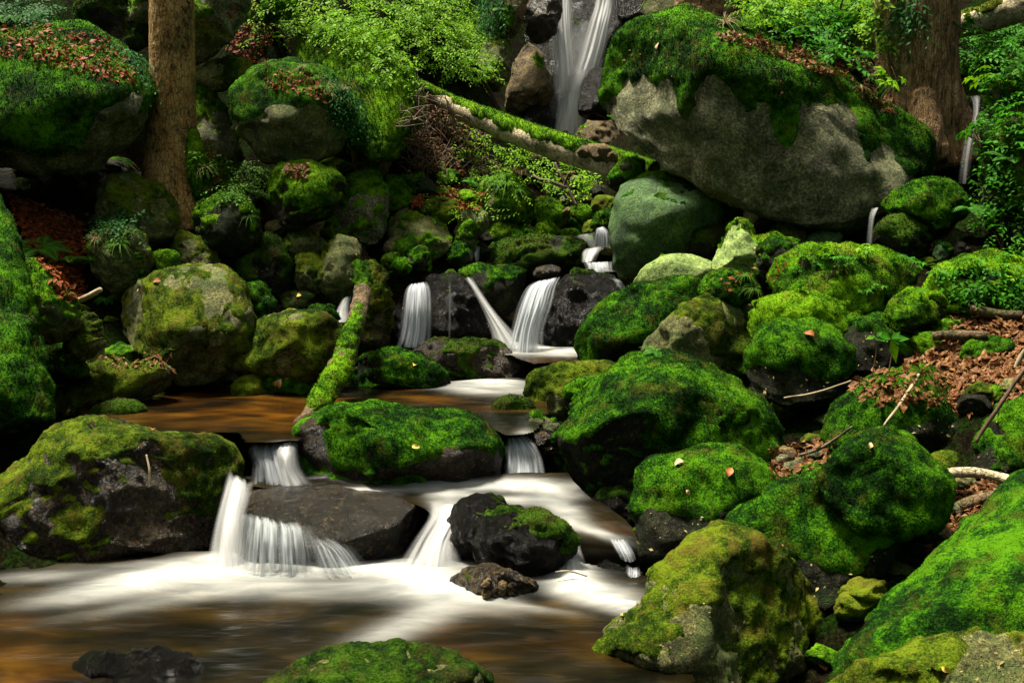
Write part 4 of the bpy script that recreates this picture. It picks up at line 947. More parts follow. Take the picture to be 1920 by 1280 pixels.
sprays([(1400,20),(1560,20),(1600,100),(1640,150),(1580,150),(1450,80)], 200, 'leaf', "broad-leaved herbs behind the giant boulder", 34, hgt=(.05, .25), leaf=.075)
sprays([(750,330),(990,310),(990,420),(800,410)], 60, 'leaf_bright', "sparse small herbs in the centre of the slope", 35, hgt=(.02, .12), leaf=.04)
sprays([(160,425),(250,400),(270,430),(200,450)], 90, 'leaf_blue', "small round herbs above the wide block boulder", 36, hgt=(.02, .1), leaf=.04)
sprays([(380,300),(480,320),(490,380),(420,370)], 200, 'grass', "grassy herbs at the foot of the spruce", 37, hgt=(.02, .1), leaf=.04)

# brushwood
rng = np.random.default_rng(77); VV, FF, k = [], [], 0
for x, y in in_poly([(760,200),(800,170),(860,220),(940,280),(900,330),(780,340),(750,280)], 170, rng):
    h = hit(x, y)
    if not h: continue
    c = h[0]; d = unit(np.array([rng.normal() * .7, -.2 + rng.normal() * .4, rng.normal() * .9])); L = rng.uniform(.15, .55)
    V, Fc, N = tube([c - d * L * .4 + [0, -.04, .03], c + rng.normal(size=3) * .03 + [0, -.1, .05], c + d * L * .6 + [0, -.06, -.02]], [.006, .006, .002], nseg=4, sub=3, cap=False)
    VV.append(V); FF.append(Fc + k); k += len(V)
link('brushwood', mesh_np('brushwood', np.concatenate(VV), np.concatenate(FF), M['twig']), (0, 0, 0), None, "tangle of dead brown twigs at the upper end of the fallen log", 'brushwood')["kind"] = "stuff"

# prototypes of single plants -----------------------------------------------------------------
def copy_tree(o):
    c = o.copy(); COL.objects.link(c)
    for ch in o.children:
        d = ch.copy(); COL.objects.link(d); d.parent = c
    return c
def make_herb(seed, n=9, hgt=.22, leaf=.07, mat='leaf'):
    rng = np.random.default_rng(seed); VV, FF, k = [], [], 0; C, D_, N_, L_ = [], [], [], []
    for i in range(n):
        a = rng.uniform(0, 6.283); r = rng.uniform(.02, .5) * hgt; t_ = np.array([math.cos(a) * r * 1.3, math.sin(a) * r * 1.3, hgt * rng.uniform(.5, 1)])
        V, Fc, _ = tube([(0, 0, -.03), t_ * [.35, .35, .6], t_], [.0035, .003, .0015], nseg=5, sub=3, cap=False); VV.append(V); FF.append(Fc + k); k += len(V)
        for j in range(5):
            b = a + (j - 2) * .85; d = unit(np.array([math.cos(b), math.sin(b), rng.uniform(-.3, .15)]))
            C.append(t_); D_.append(d); N_.append(unit(np.array([rng.normal() * .2, rng.normal() * .2, 1]))); L_.append(leaf * rng.uniform(.7, 1.15))
    C = np.array(C); L_ = np.array(L_)
    V, Fc = leaf_quads(C, np.array(D_), np.array(N_), L_, L_ * .5, .25)
    o = link('leafy_plant', None, (0, 0, -50))
    link('stems', mesh_np('stems', np.concatenate(VV), np.concatenate(FF), M['twig' if seed % 2 else 'leaf']), (0, 0, 0), o)
    link('leaves', mesh_np('leaves', V, Fc, M[mat], smooth=False), (0, 0, 0), o)
    return o
def make_fern(seed, n=7, L=.35, droop=1.0, mat='fern'):
    rng = np.random.default_rng(seed); o = link('fern', None, (0, 0, -50))
    for i in range(n):
        a = i / n * 6.283 + rng.normal() * .2; d = np.array([math.cos(a), math.sin(a), 0]); up = np.array([0, 0, 1.])
        LL = L * rng.uniform(.75, 1.1); C, D_, N_, Ls = [], [], [], []; pts = []
        for j in range(22):
            t_ = j / 21; p = d * LL * t_ + up * LL * (.75 * t_ - droop * .75 * t_ * t_); pts.append(p)
            tg = unit(d + up * (.75 - droop * 1.5 * t_)); sd_ = np.cross(tg, up); nn = np.cross(sd_, tg)
            for s_ in (-1, 1):
                C.append(p); D_.append(unit(sd_ * s_ + tg * .35 - nn * .15)); N_.append(nn); Ls.append(LL * .26 * math.sin(math.pi * (t_ * .85 + .12)) + .004)
        C = np.array(C); Ls = np.array(Ls); V, Fc = leaf_quads(C, np.array(D_), np.array(N_), Ls, np.full(len(C), LL * .045), .15)
        V2, F2, _ = tube(pts[::5] + [pts[-1]], [.004, .004, .003, .002, .001, .001][:len(pts[::5]) + 1], nseg=4, sub=3, cap=False)
        link('frond', mesh_np('frond', np.concatenate([V, V2]), np.concatenate([Fc, F2 + len(V)]), M[mat], smooth=False), (0, 0, 0), o)
    return o
def make_tuft(seed, n=46, L=.3, mat='grass'):
    rng = np.random.default_rng(seed); V, Fc = [], []
    for i in range(n):
        a = rng.uniform(0, 6.283); d = np.array([math.cos(a), math.sin(a), 0]); s_ = np.array([-math.sin(a), math.cos(a), 0]); LL = L * rng.uniform(.5, 1.1); w = .004
        lean = rng.uniform(.35, 1.0); b = len(V)
        for j in range(5):
            t_ = j / 4; p = d * LL * lean * t_ + np.array([0, 0, LL * (.8 * t_ - 1.25 * lean * t_ * t_)]); ww = w * (1 - t_ * .85)
            V += [p - s_ * ww, p + s_ * ww]
        for j in range(4): Fc.append((b + j * 2, b + j * 2 + 1, b + j * 2 + 3, b + j * 2 + 2))
    return link('grass_tuft', mesh_np('grass_tuft', np.array(V), Fc, M[mat], smooth=False), (0, 0, -50))
rngP = np.random.default_rng(99)
ORD = ['leftmost', 'second from left', 'third from left', 'fourth from left', 'fifth from left', 'sixth from left', 'seventh from left', 'eighth from left', 'ninth from left',
       'tenth from left', 'eleventh from left', 'twelfth from left', 'thirteenth from left', 'fourteenth from left', 'fifteenth from left', 'sixteenth from left', 'seventeenth from left', 'eighteenth from left']
def ordinal(os_, label, cat=None):
    os_ = sorted(os_, key=lambda o: o.location[0] / o.location[1])
    for i, o in enumerate(os_):
        o['label'] = label + (', ' + (ORD[i] if i < len(os_) - 1 or i == 0 else 'rightmost') if len(os_) > 1 else '')
def place(protos, spots, label, cat, group, sc=(.8, 1.2), tilt=.2):
    made = []
    for (x, y) in spots:
        h = hit(x, y)
        if not h: continue
        o = copy_tree(protos[rngP.integers(len(protos))]); o.location = h[0]
        s_ = rngP.uniform(*sc); o.scale = (s_, s_, s_)
        n = h[1]; o.rotation_euler = (-.25 + rngP.normal() * tilt - n[1] * .2, rngP.normal() * tilt + n[0] * .3, rngP.uniform(0, 6.28))
        o['label'] = label; o['category'] = cat
        if group: o['group'] = group
        made.append(o)
    ordinal(made, label)
herbs = [make_herb(1), make_herb(2, 7, .16, .06), make_herb(3, 12, .28, .075, 'leaf'), make_herb(4, 8, .2, .065, 'leaf_bright')]
ferns = [make_fern(1), make_fern(2, 6, .28, .8), make_fern(3, 9, .4, 1.1)]
tufts = [make_tuft(1), make_tuft(2, 40, .22), make_tuft(3, 40, .26, 'straw')]
def spots(poly, n, seed): return in_poly(poly, n, np.random.default_rng(seed))
place(herbs, spots([(1820,270),(1925,230),(1925,470),(1840,470),(1815,350)], 15, 41), "leafy herb on the dark rock wall at the right edge", 'plant', 'herbs on the right rock wall')
place(herbs, spots([(1740,500),(1925,480),(1925,580),(1790,570)], 10, 42), "low leafy herb on the rightmost mossy boulder", 'plant', 'herbs on the rightmost mossy boulder', (.35, .6))
place(herbs, spots([(1470,500),(1740,470),(1740,570),(1500,560)], 13, 43), "green seedling between the long mossy boulders", 'plant', 'seedlings between the mossy boulders', (.4, .7))
place(herbs, spots([(1380,-10),(1640,-10),(1660,200),(1580,150),(1460,90)], 17, 44), "broad-leaved herb behind the giant boulder", 'plant', 'herbs behind the giant boulder', (.8, 1.4))
place(herbs, spots([(1780,80),(1900,60),(1925,220),(1790,170)], 12, 45), "herb between the old trunk and the right edge", 'plant', 'herbs beside the old trunk', (.8, 1.3))
place(herbs[3:], spots([(500,10),(880,0),(920,180),(800,170),(640,80),(480,100)], 17, 46), "bright herb on the leafy slope above the log", 'plant', 'herbs on the leafy slope', (.6, 1.1))
place(tufts, spots([(490,120),(600,130),(650,170),(670,230),(630,190),(520,150)], 14, 47), "grass tuft drooping over the round ferny boulder", 'grass tuft', 'grass tufts on the round boulder', (.6, .9))
place(tufts, spots([(880,300),(980,320),(990,370),(930,350),(870,340)], 16, 48), "grass tuft hanging over the centre mound", 'grass tuft', 'grass tufts on the centre mound', (.8, 1.2))
place(tufts, spots([(380,310),(470,330),(495,390),(470,410),(400,370)], 14, 49), "grass tuft at the foot of the spruce", 'grass tuft', 'grass tufts at the foot of the spruce', (.6, .9))
place(tufts, spots([(180,420),(240,430),(240,470),(180,460)], 9, 50), "grass tuft above the wide block boulder", 'grass tuft', 'grass tufts above the block boulder', (.6, .8))
place(tufts, spots([(1640,110),(1690,130),(1690,190),(1600,180)], 10, 51), "grass tuft at the foot of the thick old trunk", 'grass tuft', 'grass tufts at the old trunk', (.7, 1))
place(tufts, spots([(640,20),(880,20),(860,160),(720,60)], 14, 52), "grass tuft among the herbs of the leafy slope", 'grass tuft', 'grass tufts on the leafy slope', (.7, 1.1))
place(tufts, spots([(1340,0),(1450,10),(1440,60),(1360,50)], 10, 53), "grass tuft behind the top of the giant boulder", 'grass tuft', 'grass tufts behind the giant boulder', (.8, 1.2))
place(tufts[:1], [(1395,520),(1410,545)], "fine grass below the round mossy knob", 'grass tuft', 'fine grass by the mossy knob', (.4, .6))
for x, y, s_, lb in [(75,470,1.0,"yellow-green fern in the rusty leaves at the left edge"), (140,500,.9,"darker fern arching towards the wide block boulder"), (820,378,.7,"small fern beside the centre leaf patch"),
                     (885,350,.6,"little dark fern above the centre leaf patch"), (1230,662,.35,"tiny fern behind the crest of the huge mound"), (1000,300,.5,"fern under the fallen log near the waterfall"),
                     (1820,395,.8,"fern at the base of the thin right waterfall"), (940,20,.9,"hanging fern beside the big waterfall's top"), (1900,300,.9,"broad fern on the dark rock wall at right"),
                     (20,40,1.0,"fern lying over the top left corner of the great boulder"), (200,560,.4,"small round-leaved fern at the left end of the wide block boulder")]:
    place([ferns[int(x) % 3]], [(x, y)], lb, 'fern', None, (s_, s_), .1)
# young plants with a shape of their own
def seedling(px, py, D, hpx, label, leaves, mat, stem='twig'):
    b = at(px, py, D); hh = hpx * D / F; o = link('young_plant', None, b, None, label, 'plant')
    V, Fc, _ = tube([(0, 0, -.05), (.02, 0, hh * .5), (.01, 0, hh)], [.004, .0035, .002], nseg=6, sub=4, cap=False)
    link('stem', mesh_np('stem', V, Fc, M[stem]), (0, 0, 0), o)
    for dx, dz, L, m_ in leaves:
        d = unit(np.array([dx, -.15, dz]))
        V, Fc = leaf_quads(np.array([[.01, 0, hh * .92]]) , d[None], np.array([[0, -.7, .7]]), np.array([L]), np.array([L * .5]), .1)
        link('leaf', mesh_np('leaf', V, Fc, M[m_], smooth=False), (0, 0, 0), o)
seedling(1665,692,6.5,62,"young plant with one yellowing drooping leaf before the dark-faced boulder", [(-1, .1, .12, 'leaf'), (1, .1, .12, 'leaf'), (.6, .6, .08, 'leaf'), (.25, -1, .15, 'leaf_bright'), (-.5, .4, .1, 'leaf'), (.9, -.3, .11, 'leaf')], 'leaf')
seedling(1636,690,6.5,66,"young plant with a single round yellow leaf before the dark-faced boulder", [(-1, -.2, .07, 'leaf_bright'), (.7, .5, .06, 'leaf')], 'leaf')
sap = link('sapling', None, at(1547,118,10.9), None, "thin dark sapling with light leaves behind the giant boulder", 'sapling')
s0 = at(1547,118,10.9)
bl = [[(1547,125,10.9,3),(1558,70,10.8,2.6),(1575,20,10.8,2.2),(1592,-60,10.8,1.5)],[(1556,75,10.8,1.5),(1540,45,10.7,1.2),(1530,15,10.7,.8)],[(1570,35,10.8,1.5),(1590,15,10.7,1.2),(1612,5,10.7,.8)],[(1562,55,10.8,1.4),(1585,48,10.7,1),(1600,40,10.7,.7)]]
rng = np.random.default_rng(8); C, Dd, Nn = [], [], []
for sp_ in bl:
    V, Fc, N = pxtube(sp_, nseg=6, sub=5); link('branch', mesh_np('branch', V - s0, Fc, M['bark_dark']), (0, 0, 0), sap)
    for i in range(26):
        a, b = sp_[-2], sp_[-1]; t_ = rng.random() * 1.2; p = at(a[0] + (b[0] - a[0]) * t_, a[1] + (b[1] - a[1]) * t_, a[2]) - s0 + rng.normal(size=3) * [.08, .08, .04]
        C.append(p); Dd.append(unit(rng.normal(size=3) * [1, 1, .3])); Nn.append(unit(np.array([0, -.4, 1]) + rng.normal(size=3) * .2))
V, Fc = leaf_quads(np.array(C), np.array(Dd), np.array(Nn), np.full(len(C), .09), np.full(len(C), .05))
link('foliage', mesh_np('foliage', V, Fc, M['leaf'], smooth=False), (0, 0, 0), sap)
for o in herbs + ferns + tufts:
    for ch in list(o.children): bpy.data.objects.remove(ch)
    bpy.data.objects.remove(o)

# loose stones in the gaps: each a thing
pm, pf = ico(4)
peb = []
for k in range(5):
    q = pm * (1 + .25 * fbm(pm * 1.3 + k * 9, 3)[:, None]) * [1, .8, .65]
    rr = np.random.default_rng(k)
    for j in range(6):
        n = unit(rr.normal(size=3)); s_ = q @ n; e = np.maximum(s_ - s_.max() * .75, 0); q = q - n * (e * .9)[:, None]
    peb.append([mesh_np('pebble', q, pf, M[m_]) for m_ in ('r_brown', 'r_wetbrown', 'r_pale')])
def pebbles(poly, n, seed, label, group, kinds, size, only=None):
    rng = np.random.default_rng(seed); made = []
    for x, y in in_poly(poly, n, rng):
        h = hit(x, y)
        if not h or h[1][2] < .1 or (only and h[2].name not in only): continue
        o = link('pebble', peb[rng.integers(5)][kinds[rng.integers(len(kinds))]], h[0] + [0, 0, .01], None, label, 'pebble', group)
        s_ = size * rng.uniform(.6, 1.5); o.scale = (s_, s_, s_); o.rotation_euler = (rng.normal() * .3, rng.normal() * .3, rng.uniform(0, 6)); made.append(o)
    ordinal(made, label)
pebbles([(400,705),(440,700),(435,725),(400,728)], 7, 1, "grey pebble at the waterline beside the block boulder", "pebbles by the block boulder", [0, 2], .05)
pebbles([(1740,960),(1800,950),(1790,1030),(1740,1040)], 14, 2, "pebble behind the great sloping boulder at right", "pebbles in the right gap", [0, 2], .05, ('ground',))
pebbles([(1460,850),(1560,840),(1540,900),(1470,890)], 10, 3, "pebble in the gap left of the bird-shaped boulder", "pebbles left of the bird-shaped boulder", [0, 2], .06, ('ground',))
pebbles([(1060,900),(1110,930),(1090,970),(1040,960)], 7, 4, "wet brown pebble in the channel by the huge mound", "pebbles in the channel", [1], .05)
pebbles([(985,820),(1035,815),(1040,850),(990,850)], 6, 5, "wet pebble beside the right little fall", "pebbles beside the right little fall", [1, 0], .05)
pebbles([(1060,280),(1000,300),(1170,300),(1180,290)], 10, 6, "rubble stone at the foot of the big waterfall", "rubble at the waterfall's foot", [0], .1)
pebbles([(880,1080),(1000,1100),(1000,1118),(900,1118)], 14, 7, "brown pebble on the low rock below the black pair", "pebbles at the black pair's feet", [1, 0], .03)
pebbles([(1090,300),(1190,300),(1140,400),(1000,400)], 12, 8, "small stone below the fallen log", "stones below the fallen log", [0, 2], .07)

def detail(k):
    me = bpy.data.meshes[k[0].name]; q0 = np.array([v.co[:] for v in me.vertices]); return q0 + q0 * (.07 * fbm(q0 * 5, 4))[:, None]
peb2 = [mesh_np('stone', detail(k), pf, M[m_]) for k, m_ in zip(peb, ('m_deep', 'r_dark', 'm_olive', 'r_olive', 'm_bright'))]
def stones(poly, n, seed, label, group, size):
    rng = np.random.default_rng(seed); made = []
    for x, y in in_poly(poly, n * 6, rng):
        if len(made) >= n: break
        h = hit(x, y)
        if not h or h[2].name != 'ground': continue
        o = link('stone', peb2[rng.integers(5)], h[0], None, label, 'stone', group); s_ = size * rng.uniform(.6, 1.6)
        o.scale = (s_, s_, s_ * .9); o.rotation_euler = (rng.normal() * .3, rng.normal() * .3, rng.uniform(0, 6)); made.append(o)
    ordinal(made, label)
stones([(280,430),(520,430),(720,520),(700,600),(500,620),(300,520)], 17, 71, "small stone wedged between the left bank boulders", "stones between the left bank boulders", .13)
stones([(600,300),(900,330),(900,500),(640,500)], 17, 72, "small stone among the boulders left of the upper pool", "stones left of the upper pool", .14)
stones([(900,330),(1150,340),(1150,470),(900,470)], 16, 73, "small stone around the upper cascade", "stones around the upper cascade", .14)
stones([(1380,480),(1800,440),(1800,640),(1420,760)], 17, 74, "small stone in the gaps of the right boulder field", "stones in the right boulder field", .12)
stones([(1440,760),(1920,700),(1920,1000),(1560,1280),(1450,1000)], 16, 75, "small stone in the dark clefts at lower right", "stones in the clefts at lower right", .1)
stones([(0,560),(220,560),(330,760),(60,800)], 12, 76, "small stone on the left bank beside the ledge", "stones beside the left ledge", .1)

# ---------------------------------------------------------------- water
def foam_mask(V, foam, amber, seed=0):
    px, py = project(V); f = np.zeros(len(V))
    def g(e):
        cx, cy, rx, ry, an, am = e; a = math.radians(an); dx, dy = px - cx, py - cy
        u = (dx * math.cos(a) + dy * math.sin(a)) / rx; v = (-dx * math.sin(a) + dy * math.cos(a)) / ry
        return am * np.exp(-(u * u + v * v) ** 1.15)
    inv = np.ones(len(V))
    for e in foam:
        an = math.radians(e[4]); Wd = V[:, 0] * math.cos(an) - V[:, 1] * math.sin(an) * .6; Wn = V[:, 0] * math.sin(an) + V[:, 1] * math.cos(an)
        st = fbm(np.stack([Wd * 1.1, Wn * 4, np.full(len(V), seed + e[0])], 1), 4)
        inv *= 1 - np.clip(g(e) * (1 + .45 * st), 0, 1)
    f = 1 - inv
    am = np.zeros(len(V))
    for e in amber: am = np.maximum(am, g(e))
    am = np.clip(am * (1 + .7 * fbm(V * np.array([1.2, 3, 1]) + 3, 4)), 0, 1)
    return np.clip(f, 0, 1), am
def pool(name, poly, z, step, foam, amber):
    W = np.array([on_z(x, y, z) for x, y in poly]); x0, y0 = W[:, :2].min(0); x1, y1 = W[:, :2].max(0)
    gx = np.arange(x0, x1 + step, step); gy = np.arange(y0, y1 + step, step); XX, YY = np.meshgrid(gx, gy)
    P = np.stack([XX.ravel(), YY.ravel(), np.full(XX.size, z)], 1)
    f = grid_faces(len(gx), len(gy)); c = P[f].mean(1); ins = np.zeros(len(f), bool); j = len(W) - 1
    for i in range(len(W)):
        cond = (W[i, 1] > c[:, 1]) != (W[j, 1] > c[:, 1])
        with np.errstate(divide='ignore', invalid='ignore'):
            xi = (W[j, 0] - W[i, 0]) * (c[:, 1] - W[i, 1]) / (W[j, 1] - W[i, 1]) + W[i, 0]
        ins ^= cond & (c[:, 0] < xi); j = i
    f = f[ins]; us, inv = np.unique(f, return_inverse=True); P = P[us]; f = inv.reshape(-1, 4)
    fo, am = foam_mask(P, foam, amber, z * 7)
    P[:, 2] += .008 * fbm(P * np.array([2, 5, 1]) + 2, 3) + fo * .03 * (1 + .5 * fbm(P * np.array([3, 9, 1]), 3))
    link(name, mesh_np(name, P, f, M['water'], attrs={'foam': fo, 'amber': am}), kind='structure')
def loft(rows, nu, nv, bulge=0.0, noise=0.0, seed=0, back=0.0):
    """rows: [((px,py,D),(px,py,D)), ...] from top to bottom"""
    A = np.array([at(*r[0]) for r in rows]); B = np.array([at(*r[1]) for r in rows])
    s = np.linspace(0, len(rows) - 1, nv)
    def cr(a):
        out = []
        for x in s:
            i = min(int(x), len(a) - 2); f = x - i
            p0 = a[max(i - 1, 0)]; p1 = a[i]; p2 = a[i + 1]; p3 = a[min(i + 2, len(a) - 1)]
            out.append(.5 * (2 * p1 + (p2 - p0) * f + (2 * p0 - 5 * p1 + 4 * p2 - p3) * f * f + (3 * p1 - p0 - 3 * p2 + p3) * f ** 3))
        return np.array(out)
    A, B = cr(A), cr(B); u = np.linspace(0, 1, nu); v = np.linspace(0, 1, nv)
    V = A[:, None] * (1 - u)[None, :, None] + B[:, None] * u[None, :, None]
    UU, VV = np.meshgrid(u, v)
    V[..., 1] += back - bulge * 4 * UU * (1 - UU)
    if noise: V[..., 1] += noise * fbm(np.stack([UU.ravel() * nu * .25, VV.ravel() * 1.2, np.full(UU.size, seed)], 1), 3).reshape(UU.shape)
    return V.reshape(-1, 3), grid_faces(nu, nv), np.stack([UU.ravel(), VV.ravel()], 1)
def fall_mesh(rows, mat, dens, bulge=.05, layers=2, gap=.04, nu=40, nv=40, seed=0, noise=.02, uoff=0.0):
    VV, FF, UV, DD, VN, k = [], [], [], [], [], 0
    for l in range(layers):
        V, f, uv = loft(rows, nu, nv, bulge, noise, seed + l, back=l * gap)
        d = np.interp(uv[:, 1], np.linspace(0, 1, len(dens)), dens)
        uv = uv.copy(); DD.append(d); VN.append(uv[:, 1].copy()); VV.append(V); FF.append(f + k); k += len(V)
        uv2 = uv + [0, l * 3.7 + uoff]; UV.append(uv2)
    return mesh_np('fall', np.concatenate(VV), np.concatenate(FF), M[mat], uv=np.concatenate(UV), attrs={'dens': np.concatenate(DD), 'down': np.concatenate(VN)})
def fall(label, rows, mat, dens, name='waterfall', cat='waterfall', **k):
    return link(name, fall_mesh(rows, mat, dens, **k), (0, 0, 0), None, label, cat)

pool('lower_pool_water', [(-900,1030),(200,1035),(700,1035),(860,1035),(1060,1050),(1240,1085),(1330,1140),(1300,1240),(1300,1500),(-1500,1500)], 0.0, .02,
     [(600,1068,300,16,0,.85),(470,1062,110,26,0,.9),(400,1075,110,22,-4,.8),(300,1090,160,19,-7,.72),(190,1108,140,15,-9,.38),(320,1125,170,12,-9,.25),(90,1080,100,9,-4,.3),(540,1112,220,12,0,.3),
      (800,1098,100,32,8,.95),(880,1120,80,18,12,.6),(790,1158,130,24,-22,.4),(735,1188,110,14,-22,.22),(1110,1110,80,20,10,1),(1160,1135,70,14,14,.9),(1075,1080,40,30,0,.9),(980,1138,90,7,8,.3),(640,1100,160,8,0,.4)],
     [(30,1250,130,70,0,.55),(60,1160,90,16,-5,.3),(860,1200,160,40,0,.25),(330,1180,160,20,0,.15),(1040,1200,90,30,0,.25)])
pool('amber_pool_water', [(150,735),(420,716),(650,722),(760,722),(860,716),(1010,706),(1030,770),(1010,802),(985,816),(948,816),(930,806),(570,806),(560,828),(462,828),(450,812),(260,806),(150,800)], .55, .02,
     [(920,722,75,8,0,1.0),(870,732,60,6,5,.5),(960,735,70,7,0,.4),(985,812,18,7,0,.3),(535,832,26,6,0,.35)],
     [(480,765,230,34,0,1),(800,745,110,16,0,.9),(380,760,110,28,0,.9),(900,760,60,10,0,.4),(600,752,60,20,0,.8),(520,810,70,20,0,.6)])
pool('middle_pool_water', [(840,650),(930,640),(1095,650),(1085,676),(1000,682),(960,668),(880,664)], .74, .02, [(1010,660,80,7,0,1),(960,652,50,10,0,1),(1040,663,50,5,0,.9)], [(1040,676,60,6,0,.9)])
pool('upper_pool_water', [(700,500),(890,494),(895,510),(740,512)], 1.40, .03, [(850,508,30,9,0,.9),(800,515,20,5,0,.5)], [])
pool('upper_pool_water', [(1030,502),(1150,492),(1155,511),(1060,511)], 1.385, .03, [(1125,500,30,9,0,.7)], [(1090,510,30,8,0,.5)])
# the shelf between the two tiers, sloping down to the right
def sheet(name, rows, nu, nv, foam, amber):
    V, f, uv = loft(rows, nu, nv); fo, am = foam_mask(V, foam, amber, 3.3)
    V[:, 2] += .012 * fbm(V * np.array([3, 6, 1]), 3)
    link(name, mesh_np(name, V, f, M['water'], attrs={'foam': fo, 'amber': am}), kind='structure')
sheet('shelf_water', [((440,893,6.42),(1065,885,6.4)), ((480,912,6.25),(1080,905,6.25)), ((690,926,6.12),(1110,935,6.1)), ((780,948,5.98),(1160,965,5.92)), ((815,975,5.85),(1205,1010,5.72)), ((820,1010,5.82),(1205,1060,5.68)), ((825,1080,5.82),(1210,1120,5.68))], 160, 90,
      [(930,907,130,10,0,.95),(1010,915,60,12,10,.8),(820,918,160,9,8,.45),(840,950,60,26,60,.8),(700,918,90,5,0,.7),(1060,960,40,20,30,.55),(1130,1000,60,8,20,.4),(980,935,60,8,0,.4)], [(1160,990,40,8,10,.35),(1040,930,50,6,0,.3)])

wf = link('waterfall', None, at(1090, 250, 15), None, "tall misty white waterfall at the top centre falling in two strands", 'waterfall')
for rows, mat, dens in [
    ([((1040,-120,15.4),(1082,-120,15.4)), ((1042,-20,15.3),(1078,-20,15.3)), ((1046,60,15.1),(1078,60,15.1)), ((1048,150,14.9),(1092,150,14.9)), ((1040,175,14.8),(1090,175,14.8))], 'fall_soft', [1.2, 1.4, 1.1, .8, .5]),
    ([((1040,58,14.8),(1052,52,14.8)), ((1036,80,14.7),(1062,75,14.7)), ((1034,115,14.6),(1072,115,14.6)), ((1036,160,14.5),(1076,160,14.5)), ((1040,185,14.5),(1075,185,14.5))], 'fall_soft', [1, 1, .9, .7, .2]),
    ([((1120,-120,15.4),(1160,-120,15.4)), ((1116,-10,15.3),(1158,-10,15.3)), ((1100,50,15.1),(1148,50,15.1)), ((1078,120,14.9),(1132,120,14.9)), ((1064,165,14.8),(1112,165,14.8))], 'fall_soft', [1.3, 1.5, 1.5, 1.3, 1]),
    ([((1048,140,14.7),(1120,125,14.7)), ((1044,175,14.6),(1098,175,14.6)), ((1040,215,14.5),(1096,215,14.5)), ((1026,262,14.4),(1102,262,14.4))], 'fall_soft', [1, 1.5, 1.5, 1.3]),
    ([((1028,40,14.9),(1170,40,14.9)), ((1026,110,14.8),(1130,110,14.8)), ((1022,200,14.7),(1110,200,14.7)), ((1015,262,14.6),(1115,262,14.6))], 'fall_soft', [.2, .3, .4, .45])]:
    me = fall_mesh(rows, mat, dens, bulge=.08, gap=.06, nu=30, nv=40, noise=.04)
    link('strand', me, tuple(-np.array(wf.location)), wf)
fall("white waterfall of parallel threads, left one of the two middle falls", [((768,532,9.55),(800,528,9.55)), ((758,545,9.45),(808,543,9.45)), ((752,580,9.35),(811,578,9.35)), ((748,615,9.32),(811,615,9.32)), ((738,650,9.3),(808,650,9.3))], 'fall', [.7, 1, .95, .9, .95], nu=60, bulge=.06)
fall("wide arching white waterfall, right one of the two middle falls", [((1005,527,9.5),(1052,518,9.5)), ((985,540,9.35),(1044,538,9.35)), ((968,575,9.22),(1036,575,9.22)), ((956,620,9.15),(1022,620,9.15)), ((945,664,9.1),(1024,664,9.1))], 'fall', [.8, 1, 1, 1, 1], nu=60, bulge=.08)
fall("narrow white chute running down the left black boulder's right side", [((868,520,9.5),(885,518,9.5)), ((885,545,9.4),(900,542,9.4)), ((903,580,9.3),(925,578,9.3)), ((918,620,9.2),(955,612,9.2)), ((925,662,9.1),(1000,655,9.1))], 'fall_soft', [.4, .5, .85, 1, 1], nu=24, bulge=.04)
fall("hair-thin trickle down the middle of the left black boulder", [((842,528,9.35),(846,528,9.35)), ((841,590,9.2),(846,590,9.2)), ((840,635,9.18),(845,635,9.18))], 'fall', [.1, .12, .06], nu=8)
fall("small glassy fall pouring from the amber pool between two boulders", [((466,832,6.5),(560,828,6.5)), ((462,845,6.42),(558,842,6.42)), ((470,870,6.36),(560,865,6.36)), ((466,905,6.3),(585,912,6.3))], 'fall', [.35, .5, .75, .7], nu=60, bulge=.03)
fall("bright white fan on the left of the small glassy fall", [((520,832,6.42),(556,824,6.42)), ((512,850,6.35),(560,846,6.35)), ((515,880,6.3),(566,880,6.3)), ((520,912,6.25),(590,912,6.25))], 'fall_soft', [.8, 1, .7, .8], nu=24)
fall("white side fall sliding down beside the left foreground boulder", [((425,880,5.95),(475,905,5.95)), ((415,920,5.8),(470,935,5.8)), ((400,980,5.68),(460,985,5.62)), ((385,1045,5.58),(470,1050,5.5)), ((370,1072,5.52),(480,1076,5.45))], 'fall_soft', [.6, 1, 1, 1, .9], nu=30)
fall("comb-like curtain of fine white threads over the overflowed rock", [((446,960,5.62),(580,985,5.58)), ((443,968,5.56),(588,1000,5.5)), ((438,1000,5.5),(594,1020,5.45)), ((432,1040,5.46),(600,1045,5.42)), ((425,1078,5.42),(606,1080,5.4))], 'fall_comb', [.0, .75, .95, 1, .6], nu=90, bulge=.03)
fall("faint thin curtain right of the comb-like one", [((575,1000,5.55),(620,1010,5.55)), ((580,1030,5.46),(660,1030,5.5)), ((590,1078,5.4),(700,1078,5.42))], 'fall_comb', [.1, .45, .7], nu=50)
fall("broad smooth white fall between the overflowed rock and the black pair", [((800,940,6.0),(905,950,5.98)), ((800,970,5.8),(880,978,5.82)), ((775,1010,5.66),(862,1015,5.68)), ((745,1055,5.56),(868,1055,5.56)), ((720,1092,5.5),(885,1092,5.5))], 'fall_soft', [.7, .95, .9, .9, 1], nu=40, bulge=.04)
fall("little twin white fall at the right end of the amber pool", [((948,820,6.7),(985,812,6.7)), ((946,840,6.6),(1005,832,6.62)), ((944,865,6.55),(1018,860,6.58)), ((940,900,6.48),(1026,898,6.5))], 'fall', [.6, .85, .9, 1], nu=50, bulge=.05)
